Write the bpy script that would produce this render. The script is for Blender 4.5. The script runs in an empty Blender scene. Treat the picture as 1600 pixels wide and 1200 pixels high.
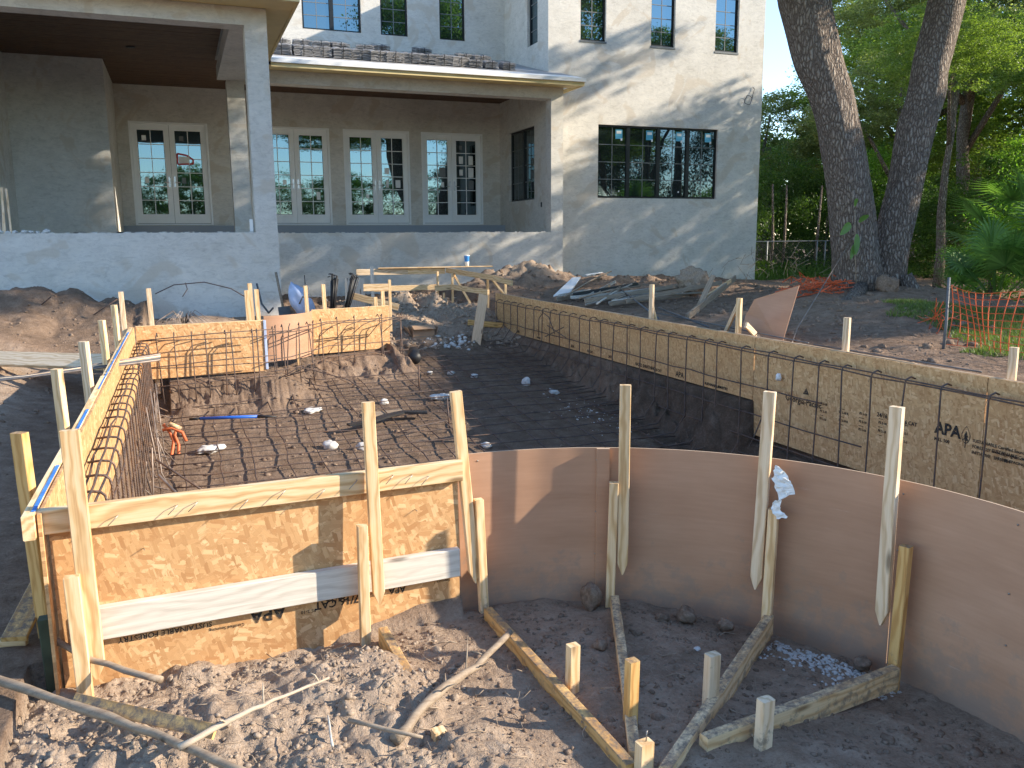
import bpy, bmesh, math, random
import numpy as np
from mathutils import Vector, Matrix

random.seed(7)
rng = np.random.default_rng(11)
scene = bpy.context.scene
COL = scene.collection

# ------------------------------------------------------------------ camera, world, sun, exposure
PITCH, YAW, ROLL = 0.172605, 0.369777, -0.00726
cp, sp, cr, sr = math.cos(PITCH), math.sin(PITCH), math.cos(ROLL), math.sin(ROLL)
A = Matrix(((1, 0, 0), (0, -sp, -cp), (0, cp, -sp)))
B = Matrix(((cr, -sr, 0), (sr, cr, 0), (0, 0, 1)))
M = B @ A @ Matrix.Rotation(YAW, 3, 'Z')
right, down, fwd = M[0], M[1], M[2]
cam_data = bpy.data.cameras.new('camera')
cam = bpy.data.objects.new('camera', cam_data)
COL.objects.link(cam)
R3 = Matrix((right, -down, -fwd)).transposed()
cam.matrix_world = Matrix.Translation((0, 0, 1.55)) @ R3.to_4x4()
cam_data.sensor_width = 36
cam_data.lens = 36 * 1321.1 / 1600
cam_data.clip_start = 0.05
cam_data.clip_end = 2000
scene.camera = cam

SUN_DIR = Vector((2.35, -1.0, 1.16)).normalized()
SUN_EL = math.asin(SUN_DIR.z)
SUN_AZ = math.atan2(SUN_DIR.x, SUN_DIR.y)
world = bpy.data.worlds.new('World')
scene.world = world
world.use_nodes = True
wn = world.node_tree
bg = wn.nodes['Background']
sky = wn.nodes.new('ShaderNodeTexSky')
sky.sky_type = 'NISHITA'
sky.sun_disc = False
sky.sun_elevation = SUN_EL
sky.sun_rotation = SUN_AZ
sky.air_density = 1.0
sky.dust_density = 0.0
sky.ozone_density = 2.6
wn.links.new(sky.outputs[0], bg.inputs[0])
bg.inputs[1].default_value = 0.15

sd = bpy.data.lights.new('sun', 'SUN')
sd.energy = 3.7
sd.angle = math.radians(0.53)
sd.color = (1.0, 0.88, 0.71)
sun = bpy.data.objects.new('sun', sd)
COL.objects.link(sun)
sun.rotation_euler = SUN_DIR.to_track_quat('Z', 'Y').to_euler()
sun.location = (30, -20, 30)

scene.view_settings.view_transform = 'Standard'
scene.view_settings.look = 'None'
scene.view_settings.gamma = 1
scene.view_settings.use_curve_mapping = False
scene.view_settings.exposure = 1.45

# ------------------------------------------------------------------ node helpers / materials
class NT:
    def __init__(s, name):
        s.m = bpy.data.materials.new(name); s.m.use_nodes = True
        s.t = s.m.node_tree; s.b = s.t.nodes['Principled BSDF']; s.out = s.t.nodes['Material Output']
    def n(s, typ, **kw):
        nd = s.t.nodes.new(typ)
        for k, v in kw.items(): setattr(nd, k, v)
        return nd
    def l(s, a, b): s.t.links.new(a, b)
    def val(s, sock, v):
        if hasattr(v, 'links') or isinstance(v, bpy.types.NodeSocket): s.l(v, sock)
        else: sock.default_value = v
    def math(s, op, a, b=0.0, c=0.0, clamp=False):
        nd = s.n('ShaderNodeMath', operation=op, use_clamp=clamp)
        s.val(nd.inputs[0], a); s.val(nd.inputs[1], b); s.val(nd.inputs[2], c)
        return nd.outputs[0]
    def vmath(s, op, a, b):
        nd = s.n('ShaderNodeVectorMath', operation=op); s.val(nd.inputs[0], a); s.val(nd.inputs[1], b)
        return nd.outputs[0]
    def mapping(s, vec, scale=(1, 1, 1), rot=(0, 0, 0), loc=(0, 0, 0)):
        nd = s.n('ShaderNodeMapping'); s.l(vec, nd.inputs[0])
        nd.inputs['Scale'].default_value = scale; nd.inputs['Rotation'].default_value = rot
        nd.inputs['Location'].default_value = loc
        return nd.outputs[0]
    def noise(s, vec, scale=5, detail=4, rough=.55, dist=0, out=0):
        nd = s.n('ShaderNodeTexNoise'); s.l(vec, nd.inputs['Vector'])
        nd.inputs['Scale'].default_value = scale; nd.inputs['Detail'].default_value = detail
        nd.inputs['Roughness'].default_value = rough; nd.inputs['Distortion'].default_value = dist
        return nd.outputs[out]
    def ramp(s, fac, stops):
        nd = s.n('ShaderNodeValToRGB'); s.l(fac, nd.inputs[0])
        e = nd.color_ramp.elements
        while len(e) < len(stops): e.new(0.5)
        for el, (p, c) in zip(e, stops):
            el.position = p; el.color = (*c, 1) if len(c) == 3 else c
        return nd.outputs[0]
    def mix(s, fac, a, b, mode='MIX'):
        nd = s.n('ShaderNodeMix', data_type='RGBA', blend_type=mode)
        s.val(nd.inputs[0], fac)
        for i, v in ((6, a), (7, b)):
            if isinstance(v, tuple): nd.inputs[i].default_value = (*v, 1) if len(v) == 3 else v
            else: s.l(v, nd.inputs[i])
        return nd.outputs[2]
    def obj(s): return s.n('ShaderNodeTexCoord').outputs['Object']
    def pos(s): return s.n('ShaderNodeNewGeometry').outputs['Position']
    def rnd(s): return s.n('ShaderNodeObjectInfo').outputs['Random']
    def shifted(s):
        sc = s.n('ShaderNodeVectorMath', operation='SCALE'); cmb = s.n('ShaderNodeCombineXYZ')
        r = s.rnd(); s.l(r, cmb.inputs[0]); s.l(r, cmb.inputs[1]); s.l(r, cmb.inputs[2])
        s.l(cmb.outputs[0], sc.inputs[0]); sc.inputs['Scale'].default_value = 37.0
        return s.vmath('ADD', s.obj(), sc.outputs[0])
    def bump(s, h, strength=.3, dist=.01):
        nd = s.n('ShaderNodeBump'); s.l(h, nd.inputs['Height'])
        nd.inputs['Strength'].default_value = strength; nd.inputs['Distance'].default_value = dist
        s.l(nd.outputs[0], s.b.inputs['Normal'])
    def base(s, c):
        if isinstance(c, tuple): s.b.inputs['Base Color'].default_value = (*c, 1)
        else: s.l(c, s.b.inputs['Base Color'])
    def rough(s, r): s.val(s.b.inputs['Roughness'], r)
    def spec(s, v): s.b.inputs['Specular IOR Level'].default_value = v

MAT = {}
def simple(name, c, r=.6, metal=0, spec=.4, var=.0, scale=8):
    t = NT(name)
    if var:
        nz = t.noise(t.shifted(), scale, 5)
        c0 = tuple(x * (1 - var) for x in c); c1 = tuple(min(1, x * (1 + var)) for x in c)
        t.base(t.ramp(nz, [(.3, c0), (.7, c1)]))
        t.bump(nz, .2, .004)
    else: t.base(c)
    t.rough(r); t.b.inputs['Metallic'].default_value = metal; t.spec(spec)
    MAT[name] = t.m
    return t.m

def lumber(name, dark, mid, light, rough=.7, grain=1.0, dirt=0.0, mud=True):
    t = NT(name); v = t.shifted()
    vs = t.mapping(v, (1.1, 1, 1))
    warp = t.noise(t.mapping(v, (1.3, 5, 5)), 1.6, 3)
    comb = t.n('ShaderNodeSeparateXYZ'); t.l(v, comb.inputs[0])
    ring = t.math('ADD', t.math('MULTIPLY', comb.outputs[2], 55.0), t.math('ADD', t.math('MULTIPLY', comb.outputs[1], 25.0), t.math('MULTIPLY', warp, 9.0)))
    ring = t.math('MULTIPLY_ADD', t.math('SINE', t.math('MULTIPLY', ring, 3.1)), .5, .5)
    ring = t.math('POWER', ring, 1.8)
    streak = t.noise(t.mapping(v, (3, 120, 120)), 1.5, 5, .65)
    f = t.math('ADD', t.math('MULTIPLY', ring, .38 * grain), t.math('MULTIPLY', streak, .62))
    c = t.ramp(f, [(.25, light), (.5, mid), (.85, dark)])
    kn = t.n('ShaderNodeTexVoronoi'); t.l(t.mapping(v, (2.2, 9, 9)), kn.inputs['Vector']); kn.inputs['Scale'].default_value = 1.0
    kf = t.ramp(kn.outputs['Distance'], [(.05, (1, 1, 1)), (.13, (0, 0, 0))])
    c = t.mix(t.math('MULTIPLY', kf, .8), c, tuple(x * .35 for x in dark))
    hue = t.ramp(t.rnd(), [(0, (.86, .84, .8)), (1, (1.08, 1.05, 1.0))])
    c = t.mix(1.0, c, hue, 'MULTIPLY')
    if dirt:
        geo = t.n('ShaderNodeNewGeometry'); sx = t.n('ShaderNodeSeparateXYZ'); t.l(geo.outputs['Normal'], sx.inputs[0])
        up = t.math('MULTIPLY', t.math('GREATER_THAN', sx.outputs[2], .5), dirt)
        dn = t.noise(t.obj(), 34, 9, .78, .4)
        dm = t.ramp(dn, [(.38, (0, 0, 0)), (.60, (1, 1, 1))])
        c = t.mix(t.math('MULTIPLY', dm, up), c, (.17, .13, .10))
    gp = t.pos(); sz = t.n('ShaderNodeSeparateXYZ'); t.l(gp, sz.inputs[0])
    md = t.math('ADD', t.noise(gp, 22, 7, .72), t.math('MULTIPLY', t.math('SUBTRACT', .04, sz.outputs[2]), .9))
    md = t.ramp(md, [(.62, (0, 0, 0)), (.74, (1, 1, 1))])
    if mud: c = t.mix(t.math('MULTIPLY', md, .75), c, (.22, .17, .13))
    t.base(c); t.rough(rough); t.spec(.25); t.bump(streak, .25, .003)
    MAT[name] = t.m

def make_osb():
    t = NT('osb'); v = t.shifted()
    w = t.noise(v, 2.2, 2, .5, 0, 1)
    sc = t.n('ShaderNodeVectorMath', operation='MULTIPLY_ADD'); t.l(w, sc.inputs[0]); sc.inputs[1].default_value = (.06, 0, .06); t.l(v, sc.inputs[2]); v = sc.outputs[0]
    base = t.ramp(t.noise(v, 9, 3), [(.3, (.50, .28, .125)), (.7, (.62, .38, .18))])
    h = None
    angs = [.15, 1.25, -.45, 2.3, .75, -1.15, .35, -.2, 1.8]
    for i, ang in enumerate(angs):
        vm = t.mapping(v, (1, 1, 1), (0, ang, 0), (i * 3.17, 0, i * 1.73))
        vm = t.mapping(vm, (10.5 + i, 1.0, 44 + 5 * (i % 3)))
        vo = t.n('ShaderNodeTexVoronoi', distance='CHEBYCHEV'); t.l(vm, vo.inputs['Vector']); vo.inputs['Scale'].default_value = 1.0
        sep = t.n('ShaderNodeSeparateColor'); t.l(vo.outputs['Color'], sep.inputs[0])
        edge_n = t.noise(t.mapping(vm, (1.5, 1, 5)), 1.2, 2, .5)
        dd = t.math('ADD', vo.outputs['Distance'], t.math('MULTIPLY', t.math('SUBTRACT', edge_n, .5), .35))
        mask = t.math('MULTIPLY', t.math('GREATER_THAN', sep.outputs[0], .52), t.math('LESS_THAN', dd, .47))
        fib = t.noise(t.mapping(vm, (.4, 1, 7)), 1.3, 3, .6)
        k = .93 + .02 * (i % 4)
        f = t.math('ADD', t.math('MULTIPLY', sep.outputs[1], .65), t.math('MULTIPLY', fib, .35))
        cc = t.ramp(f, [(.12, (.42*k, .21*k, .085*k)), (.35, (.54*k, .305*k, .135*k)), (.7, (.66*k, .40*k, .19*k)), (.92, (.80*k, .55*k, .31*k))])
        edge = t.math('GREATER_THAN', dd, .43)
        cc = t.mix(t.math('MULTIPLY', edge, .30), cc, (.36, .20, .09))
        base = t.mix(mask, base, cc)
        hh = t.math('MULTIPLY', mask, sep.outputs[2])
        h = hh if h is None else t.math('MAXIMUM', h, hh)
    t.base(base); t.rough(.6); t.spec(.3); t.bump(h, .3, .0025)
    MAT['osb'] = t.m
make_osb()
lumber('pine', (.50, .29, .13), (.71, .49, .265), (.82, .625, .40))
lumber('pine_dirty', (.48, .28, .13), (.67, .46, .25), (.77, .59, .37), dirt=1.0)
lumber('pine_pale', (.48, .33, .20), (.67, .50, .33), (.77, .625, .46))
lumber('plywood_tan', (.40, .24, .14), (.56, .37, .23), (.64, .45, .30), grain=.35)
lumber('pine_orange', (.45, .23, .075), (.64, .38, .14), (.74, .48, .20), dirt=1.0)
lumber('gray_wood', (.34, .30, .26), (.50, .46, .41), (.62, .59, .54), grain=.5)
lumber('driftwood', (.13, .095, .07), (.25, .19, .14), (.36, .29, .22), grain=.4)
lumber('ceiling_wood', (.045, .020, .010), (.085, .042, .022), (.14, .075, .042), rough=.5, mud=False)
lumber('rail_brown', (.30, .20, .12), (.44, .31, .20), (.54, .40, .27))
lumber('twig_pale', (.26, .21, .16), (.38, .31, .24), (.48, .41, .33), grain=.3)

def make_masonite():
    t = NT('masonite'); v = t.obj()
    n1 = t.noise(t.mapping(v, (1, 1, 3)), 2.2, 5)
    n2 = t.noise(t.mapping(v, (6, 6, 90)), 1, 4)
    f = t.math('ADD', t.math('MULTIPLY', n1, .7), t.math('MULTIPLY', n2, .3))
    c = t.ramp(f, [(.3, (.37, .205, .125)), (.55, (.44, .255, .16)), (.75, (.50, .30, .195))])
    p = t.pos(); sx = t.n('ShaderNodeSeparateXYZ'); t.l(p, sx.inputs[0])
    sp_ = t.noise(p, 13, 7, .72); lo = t.math('MULTIPLY', t.math('SUBTRACT', .22, sx.outputs[2]), 1.1)
    mud = t.ramp(t.math('ADD', sp_, t.math('MULTIPLY', lo, .55)), [(.60, (0, 0, 0)), (.72, (1, 1, 1))])
    c = t.mix(t.math('MULTIPLY', mud, .45), c, (.26, .205, .165))
    scf = t.noise(t.mapping(p, (3, 3, 40), (.2, .3, 0)), 1.6, 4, .7)
    c = t.mix(t.ramp(scf, [(.66, (0, 0, 0)), (.74, (.35, .35, .35))]), c, (.56, .40, .31))
    t.base(c)
    t.rough(t.ramp(n1, [(.3, (.42,) * 3), (.7, (.60,) * 3)])); t.spec(.35); t.bump(n2, .04, .002)
    MAT['masonite'] = t.m
make_masonite()
simple('masonite_edge', (.56, .40, .27), .8)

def make_stucco():
    t = NT('stucco'); p = t.pos()
    big = t.noise(p, .55, 5, .6, .6)
    mid = t.noise(t.mapping(p, (1, 1, 1.6)), 3.2, 6, .62, .5)
    fine = t.noise(p, 70, 4, .6)
    f = t.math('ADD', t.math('MULTIPLY', big, .55), t.math('MULTIPLY', mid, .45))
    c = t.ramp(f, [(.32, (.51, .485, .435)), (.48, (.60, .575, .525)), (.62, (.66, .635, .585)), (.75, (.62, .575, .51))])
    crk = t.noise(p, 1.7, 8, .7, 1.2)
    line = t.ramp(t.math('ABSOLUTE', t.math('SUBTRACT', crk, .5)), [(.0, (.86,) * 3), (.006, (1, 1, 1))])
    c = t.mix(1.0, c, line, 'MULTIPLY')
    tr_ = t.noise(t.mapping(p, (1.0, 1.0, 2.6), (.3, .2, 0)), 5.5, 7, .7, 1.5)
    c = t.mix(1.0, c, t.ramp(tr_, [(.30, (.80, .79, .78)), (.5, (1, 1, 1)), (.72, (1.09, 1.07, 1.03))]), 'MULTIPLY')
    pat = t.noise(p, .9, 3, .5, 2.0)
    c = t.mix(t.ramp(pat, [(.58, (0, 0, 0)), (.63, (.6, .6, .6))]), c, (.52, .455, .37))
    sz = t.n('ShaderNodeSeparateXYZ'); t.l(p, sz.inputs[0])
    dd = t.math('ADD', t.noise(p, 5, 7, .7), t.math('MULTIPLY', t.math('SUBTRACT', .45, sz.outputs[2]), .5))
    c = t.mix(t.ramp(dd, [(.54, (0, 0, 0)), (.70, (.6, .6, .6))]), c, (.30, .245, .19))
    t.base(c); t.rough(.9); t.spec(.15)
    t.bump(t.math('ADD', t.math('MULTIPLY', mid, 1.6), t.math('MULTIPLY', fine, .35)), .35, .012)
    MAT['stucco'] = t.m
make_stucco()

def make_soil():
    t = NT('soil'); p = t.pos()
    at = t.n('ShaderNodeAttribute', attribute_name='moist_shade').outputs['Fac']  # damp soil in the pit, plus sun and shade painted in by region
    n0 = t.noise(p, .9, 6, .6)
    n1 = t.noise(p, 7, 8, .68)
    n2 = t.noise(p, 60, 6, .7)
    n3 = t.noise(p, 230, 3, .6)
    f = t.math('ADD', t.math('MULTIPLY', n1, .5), t.math('ADD', t.math('MULTIPLY', n2, .35), t.math('MULTIPLY', n3, .15)))
    dry = t.ramp(f, [(.30, (.21, .148, .102)), (.5, (.38, .285, .208)), (.66, (.53, .425, .325))])  # sandy tone, also used for painted sunlit soil
    wet_shade = t.ramp(f, [(.32, (.115, .075, .050)), (.5, (.235, .163, .116)), (.68, (.37, .272, .20))])  # dark tone for damp soil and for painted shade
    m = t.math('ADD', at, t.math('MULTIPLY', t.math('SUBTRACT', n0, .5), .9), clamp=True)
    c = t.mix(m, dry, wet_shade)
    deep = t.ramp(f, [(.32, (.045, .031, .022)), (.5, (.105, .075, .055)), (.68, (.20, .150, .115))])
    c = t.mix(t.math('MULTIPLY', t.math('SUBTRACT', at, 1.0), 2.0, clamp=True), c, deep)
    t.base(c); t.rough(1.0); t.spec(.03)
    h = t.math('ADD', t.math('MULTIPLY', n1, 1.0), t.math('ADD', t.math('MULTIPLY', n2, .4), t.math('MULTIPLY', n3, .12)))
    t.bump(h, .9, .035)
    MAT['soil'] = t.m
    t = NT('clod'); p = t.pos(); n1 = t.noise(p, 40, 6, .7)
    t.base(t.ramp(n1, [(.3, (.21, .155, .115)), (.55, (.36, .28, .21)), (.75, (.48, .39, .30))])); t.rough(.95); t.spec(.1)
    t.bump(n1, .8, .012); MAT['clod'] = t.m
    t = NT('clod_dark'); p = t.pos(); n1 = t.noise(p, 40, 6, .7)
    t.base(t.ramp(n1, [(.3, (.12, .082, .058)), (.55, (.235, .168, .122)), (.75, (.35, .265, .20))])); t.rough(.95); t.spec(.1)
    t.bump(n1, .8, .012); MAT['clod_dark'] = t.m
make_soil()

def make_bark():
    t = NT('bark'); p = t.pos()
    v = t.mapping(p, (1, 1, .28))
    vo = t.n('ShaderNodeTexVoronoi', feature='DISTANCE_TO_EDGE'); 
    wob = t.noise(p, 6, 4, .6, 0, 1)
    vv = t.n('ShaderNodeVectorMath', operation='MULTIPLY_ADD'); t.l(wob, vv.inputs[0]); vv.inputs[1].default_value = (.08, .08, .08); t.l(v, vv.inputs[2])
    t.l(vv.outputs[0], vo.inputs['Vector']); vo.inputs['Scale'].default_value = 26
    n2 = t.noise(t.mapping(p, (1, 1, .5)), 55, 5, .7)
    big = t.noise(p, 1.3, 4)
    f = t.math('ADD', t.math('MULTIPLY', vo.outputs['Distance'], 1.6), t.math('MULTIPLY', n2, .42))
    c = t.ramp(f, [(.12, (.04, .032, .028)), (.36, (.20, .160, .130)), (.60, (.35, .295, .245)), (.85, (.47, .415, .355))])
    c = t.mix(t.math('MULTIPLY', big, .5), c, (.13, .10, .085))
    t.base(c); t.rough(.95); t.spec(.1)
    t.bump(f, 1.0, .04); MAT['bark'] = t.m
make_bark()

def leaf_mat(name, a, b, trans=.35, rough=.5):
    t = NT(name)
    isl = t.n('ShaderNodeNewGeometry').outputs['Random Per Island']
    big = t.noise(t.pos(), .8, 3)
    f = t.math('ADD', t.math('MULTIPLY', isl, .6), t.math('MULTIPLY', big, .45))
    c = t.ramp(f, [(.1, a), (.9, b)])
    t.base(c); t.rough(rough); t.spec(.35)
    tr = t.n('ShaderNodeBsdfTranslucent'); t.l(t.mix(1.0, c, (1.7, 1.9, .8), 'MULTIPLY'), tr.inputs[0])
    mx = t.n('ShaderNodeMixShader'); mx.inputs[0].default_value = trans
    t.l(t.b.outputs[0], mx.inputs[1]); t.l(tr.outputs[0], mx.inputs[2]); t.l(mx.outputs[0], t.out.inputs[0])
    MAT[name] = t.m
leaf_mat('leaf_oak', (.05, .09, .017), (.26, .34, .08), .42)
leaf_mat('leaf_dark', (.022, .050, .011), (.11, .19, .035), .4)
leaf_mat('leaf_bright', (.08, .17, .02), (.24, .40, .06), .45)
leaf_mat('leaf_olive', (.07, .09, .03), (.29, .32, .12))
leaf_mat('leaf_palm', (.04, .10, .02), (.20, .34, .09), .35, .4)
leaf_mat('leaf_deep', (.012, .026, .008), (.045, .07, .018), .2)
leaf_mat('moss', (.16, .17, .12), (.33, .33, .25), .3, .9)
leaf_mat('grass', (.05, .09, .018), (.17, .22, .06), .3)

def make_glass(key='glass', k=.20):
    t = NT('window_'+key)
    t.base((.012, .017, .018)); t.rough(.015); t.spec(.5)
    gl = t.n('ShaderNodeBsdfGlossy'); gl.inputs['Roughness'].default_value = .012
    gl.inputs['Color'].default_value = (.50, .80, .96, 1)
    wob = t.noise(t.pos(), 1.1, 2)
    bp = t.n('ShaderNodeBump'); t.l(wob, bp.inputs['Height']); bp.inputs['Strength'].default_value = .03; bp.inputs['Distance'].default_value = .05
    t.l(bp.outputs[0], gl.inputs['Normal'])
    mx = t.n('ShaderNodeMixShader'); mx.inputs[0].default_value = k
    t.l(t.b.outputs[0], mx.inputs[1]); t.l(gl.outputs[0], mx.inputs[2]); t.l(mx.outputs[0], t.out.inputs[0])
    MAT[key] = t.m
make_glass(); make_glass('dark_glass', .09)
def make_rebar():
    t = NT('rebar'); v = t.pos()
    n = t.noise(v, 14, 5); n2 = t.noise(v, 120, 3)
    t.base(t.ramp(t.math('ADD', t.math('MULTIPLY', n, .7), t.math('MULTIPLY', n2, .3)), [(.35, (.055, .045, .045)), (.5, (.11, .078, .066)), (.68, (.19, .105, .06))]))
    t.rough(.6); t.b.inputs['Metallic'].default_value = .35
    w = t.n('ShaderNodeTexWave', bands_direction='DIAGONAL'); t.l(v, w.inputs['Vector']); w.inputs['Scale'].default_value = 40
    t.bump(w.outputs['Fac'], .5, .002)
    MAT['rebar'] = t.m
    t = NT('rebar_gray'); n = t.noise(v if False else t.pos(), 12, 5)
    t.base(t.ramp(n, [(.35, (.16, .13, .115)), (.6, (.30, .24, .20))])); t.rough(.5); t.b.inputs['Metallic'].default_value = .4
    MAT['rebar_gray'] = t.m
make_rebar()
simple('white_frame', (.84, .85, .84), .45, var=.03, scale=3)
simple('black_frame', (.012, .013, .014), .35)
simple('muntin_gray', (.16, .17, .17), .4)
simple('metal', (.55, .56, .58), .3, .9)
simple('yellow_fascia', (.66, .53, .27), .6, var=.08, scale=2)
simple('drip_white', (.78, .78, .76), .5, var=.06, scale=2)
simple('roof_felt', (.36, .35, .34), .8, var=.2, scale=2)
simple('tile', (.20, .195, .195), .8, var=.5, scale=3)
simple('strap', (.02, .02, .02), .5)
simple('paper', (.82, .82, .80), .7, var=.03)
simple('sticker_blue', (.10, .42, .60), .5)
simple('red_tape', (.55, .02, .02), .5)
simple('white_stone', (.52, .50, .47), .8, var=.15, scale=20)
simple('cardboard', (.36, .23, .14), .8, var=.08, scale=4)
simple('black_plastic', (.02, .02, .022), .5, var=.3, scale=5)
simple('blue_plastic', (.02, .11, .50), .4)
simple('blue_chalk', (.05, .20, .55), .8, var=.4, scale=9)
simple('orange_plastic', (.62, .12, .04), .5, var=.15)
simple('rust_orange', (.55, .14, .05), .6, var=.3)
simple('green_stain', (.04, .055, .035), .8, var=.4)
def make_ink():
    t = NT('ink'); t.base((.03, .025, .022)); t.rough(.8)
    n = t.noise(t.pos(), 55, 6, .75); f = t.ramp(n, [(.46, (1, 1, 1)), (.62, (.25, .25, .25))])
    tr = t.n('ShaderNodeBsdfTransparent'); mx = t.n('ShaderNodeMixShader'); t.l(t.math('SUBTRACT', 1.0, f), mx.inputs[0])
    t.l(t.b.outputs[0], mx.inputs[1]); t.l(tr.outputs[0], mx.inputs[2]); t.l(mx.outputs[0], t.out.inputs[0]); MAT['ink'] = t.m
make_ink()
simple('galv', (.25, .26, .25), .5, .6)
simple('dark_pipe', (.10, .105, .11), .5, var=.3, scale=5)
simple('bag_blue', (.42, .50, .68), .5, var=.15)
simple('nail', (.30, .28, .26), .4, .8)
simple('far_wall', (.30, .33, .37), .8)
simple('cup_blue', (.05, .25, .62), .4)

# ------------------------------------------------------------------ object helpers
def setp(o, label=None, cat=None, group=None, kind=None):
    if label: o['label'] = label
    if cat: o['category'] = cat
    if group: o['group'] = group
    if kind: o['kind'] = kind
    return o
def empty(name, loc, label, cat, group=None):
    o = bpy.data.objects.new(name, None); o.empty_display_size = .1
    COL.objects.link(o); o.location = loc
    return setp(o, label, cat, group)
def wloc(o):
    p = Vector((0, 0, 0))
    while o is not None:
        p += o.location; o = o.parent
    return p
def link(name, me, mats, parent=None, mw=None, **kw):
    if isinstance(mats, str): mats = [mats]
    if not me.materials:
        for m in mats: me.materials.append(MAT[m])
    o = bpy.data.objects.new(name, me); COL.objects.link(o)
    mw = mw or Matrix.Identity(4)
    if parent is not None:
        o.parent = parent
        # every parent keeps an unrotated frame, or its inverse is folded in here
        P = parent.get('_mw')
        pm = PMW[parent.name]
        o.matrix_parent_inverse = Matrix.Identity(4)
        local = pm.inverted() @ mw
        o.matrix_basis = local
    else:
        o.matrix_basis = mw
    PMW[o.name] = mw
    return setp(o, **kw)
PMW = {}
def thing(name, loc, label, cat, group=None):
    o = empty(name, loc, label, cat, group)
    PMW[o.name] = Matrix.Translation(loc)
    return o
def mesh(name, verts, faces, smooth=False, mi=None):
    me = bpy.data.meshes.new(name)
    me.from_pydata([tuple(v) for v in verts], [], faces)
    if smooth: me.polygons.foreach_set('use_smooth', [True] * len(me.polygons))
    if mi: me.polygons.foreach_set('material_index', mi)
    me.update()
    return me
def frame(origin, xdir, zdir):
    x = Vector(xdir).normalized(); z = Vector(zdir); z = (z - x * z.dot(x)).normalized(); y = z.cross(x)
    m = Matrix((x, y, z)).transposed().to_4x4(); m.translation = Vector(origin)
    return m
def boxmesh(L, T, H, bev=0.0, nx=1, warp=0.0, point=0.0):
    """box from x 0..L, y -T/2..T/2, z -H/2..H/2 with chamfered long edges; point>0 gives the far end a driven tip"""
    b = min(bev, T * .4, H * .4)
    if b > 0:
        sec = [(-T/2+b, -H/2), (T/2-b, -H/2), (T/2, -H/2+b), (T/2, H/2-b), (T/2-b, H/2), (-T/2+b, H/2), (-T/2, H/2-b), (-T/2, -H/2+b)]
    else:
        sec = [(-T/2, -H/2), (T/2, -H/2), (T/2, H/2), (-T/2, H/2)]
    k = len(sec); vs = []; fs = []
    ph = random.random() * 6
    xs = [L * i / nx for i in range(nx + 1)]
    if point > 0: xs = [x for x in xs if x < L - point] + [L - point, L]
    for x in xs:
        s = 1.0
        if point > 0 and x > L - point + 1e-6: s = .12
        dy = warp * math.sin(ph + x * 1.9); dz = warp * .7 * math.cos(ph * 2 + x * 1.3)
        for (y, z) in sec: vs.append((x, y * (s if s == 1 else .9) + dy, z * s + dz))
    for i in range(len(xs) - 1):
        for j in range(k):
            a = i*k+j; c = i*k+(j+1) % k
            fs.append((a, c, c+k, a+k))
    fs.append(tuple(reversed(range(k)))); fs.append(tuple(range((len(xs)-1)*k, len(xs)*k)))
    me = bpy.data.meshes.new('box'); me.from_pydata(vs, [], [tuple(reversed(f)) for f in fs]); 
    me.update()
    return me
def board(name, p0, p1, w, t, zdir, mat, parent=None, bev=.003, nx=1, warp=0.0, point=0.0, **kw):
    """plank from p0 to p1, w wide along zdir, t thick across"""
    p0 = Vector(p0); p1 = Vector(p1); L = (p1 - p0).length
    return link(name, boxmesh(L, t, w, bev, nx, warp, point), mat, parent, frame(p0, p1 - p0, zdir), **kw)
def box(name, lo, hi, mat, parent=None, bev=0.0, **kw):
    lo = Vector(lo); hi = Vector(hi)
    d = hi - lo
    me = boxmesh(d.x, d.y, d.z, bev)
    return link(name, me, mat, parent, Matrix.Translation((lo.x, (lo.y+hi.y)/2, (lo.z+hi.z)/2)), **kw)
def tubemesh(pts, r, n=6, rs=None, cap=True):
    pts = [Vector(p) for p in pts]; vs = []; fs = []
    up = Vector((.13, .21, .97))
    prev = None
    for i, p in enumerate(pts):
        d = (pts[min(i+1, len(pts)-1)] - pts[max(i-1, 0)]).normalized()
        if prev is None:
            a = d.cross(up)
            if a.length < .05: a = d.cross(Vector((1, 0, 0)))
            a.normalize()
        else:
            a = (prev - d * prev.dot(d)).normalized()
        prev = a; b = d.cross(a)
        rr = rs[i] if rs else r
        for j in range(n):
            t = 2*math.pi*j/n
            vs.append(p + a*math.cos(t)*rr + b*math.sin(t)*rr)
    for i in range(len(pts)-1):
        for j in range(n):
            fs.append((i*n+j, i*n+(j+1) % n, (i+1)*n+(j+1) % n, (i+1)*n+j))
    if cap:
        fs.append(tuple(reversed(range(n)))); fs.append(tuple(range((len(pts)-1)*n, len(pts)*n)))
    return vs, fs
def tube(name, pts, r, mat, parent=None, n=6, rs=None, **kw):
    o = Vector(pts[0]); vs, fs = tubemesh([Vector(p) - o for p in pts], r, n, rs)
    return link(name, mesh(name, vs, fs, True), mat, parent, Matrix.Translation(o), **kw)
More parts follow.
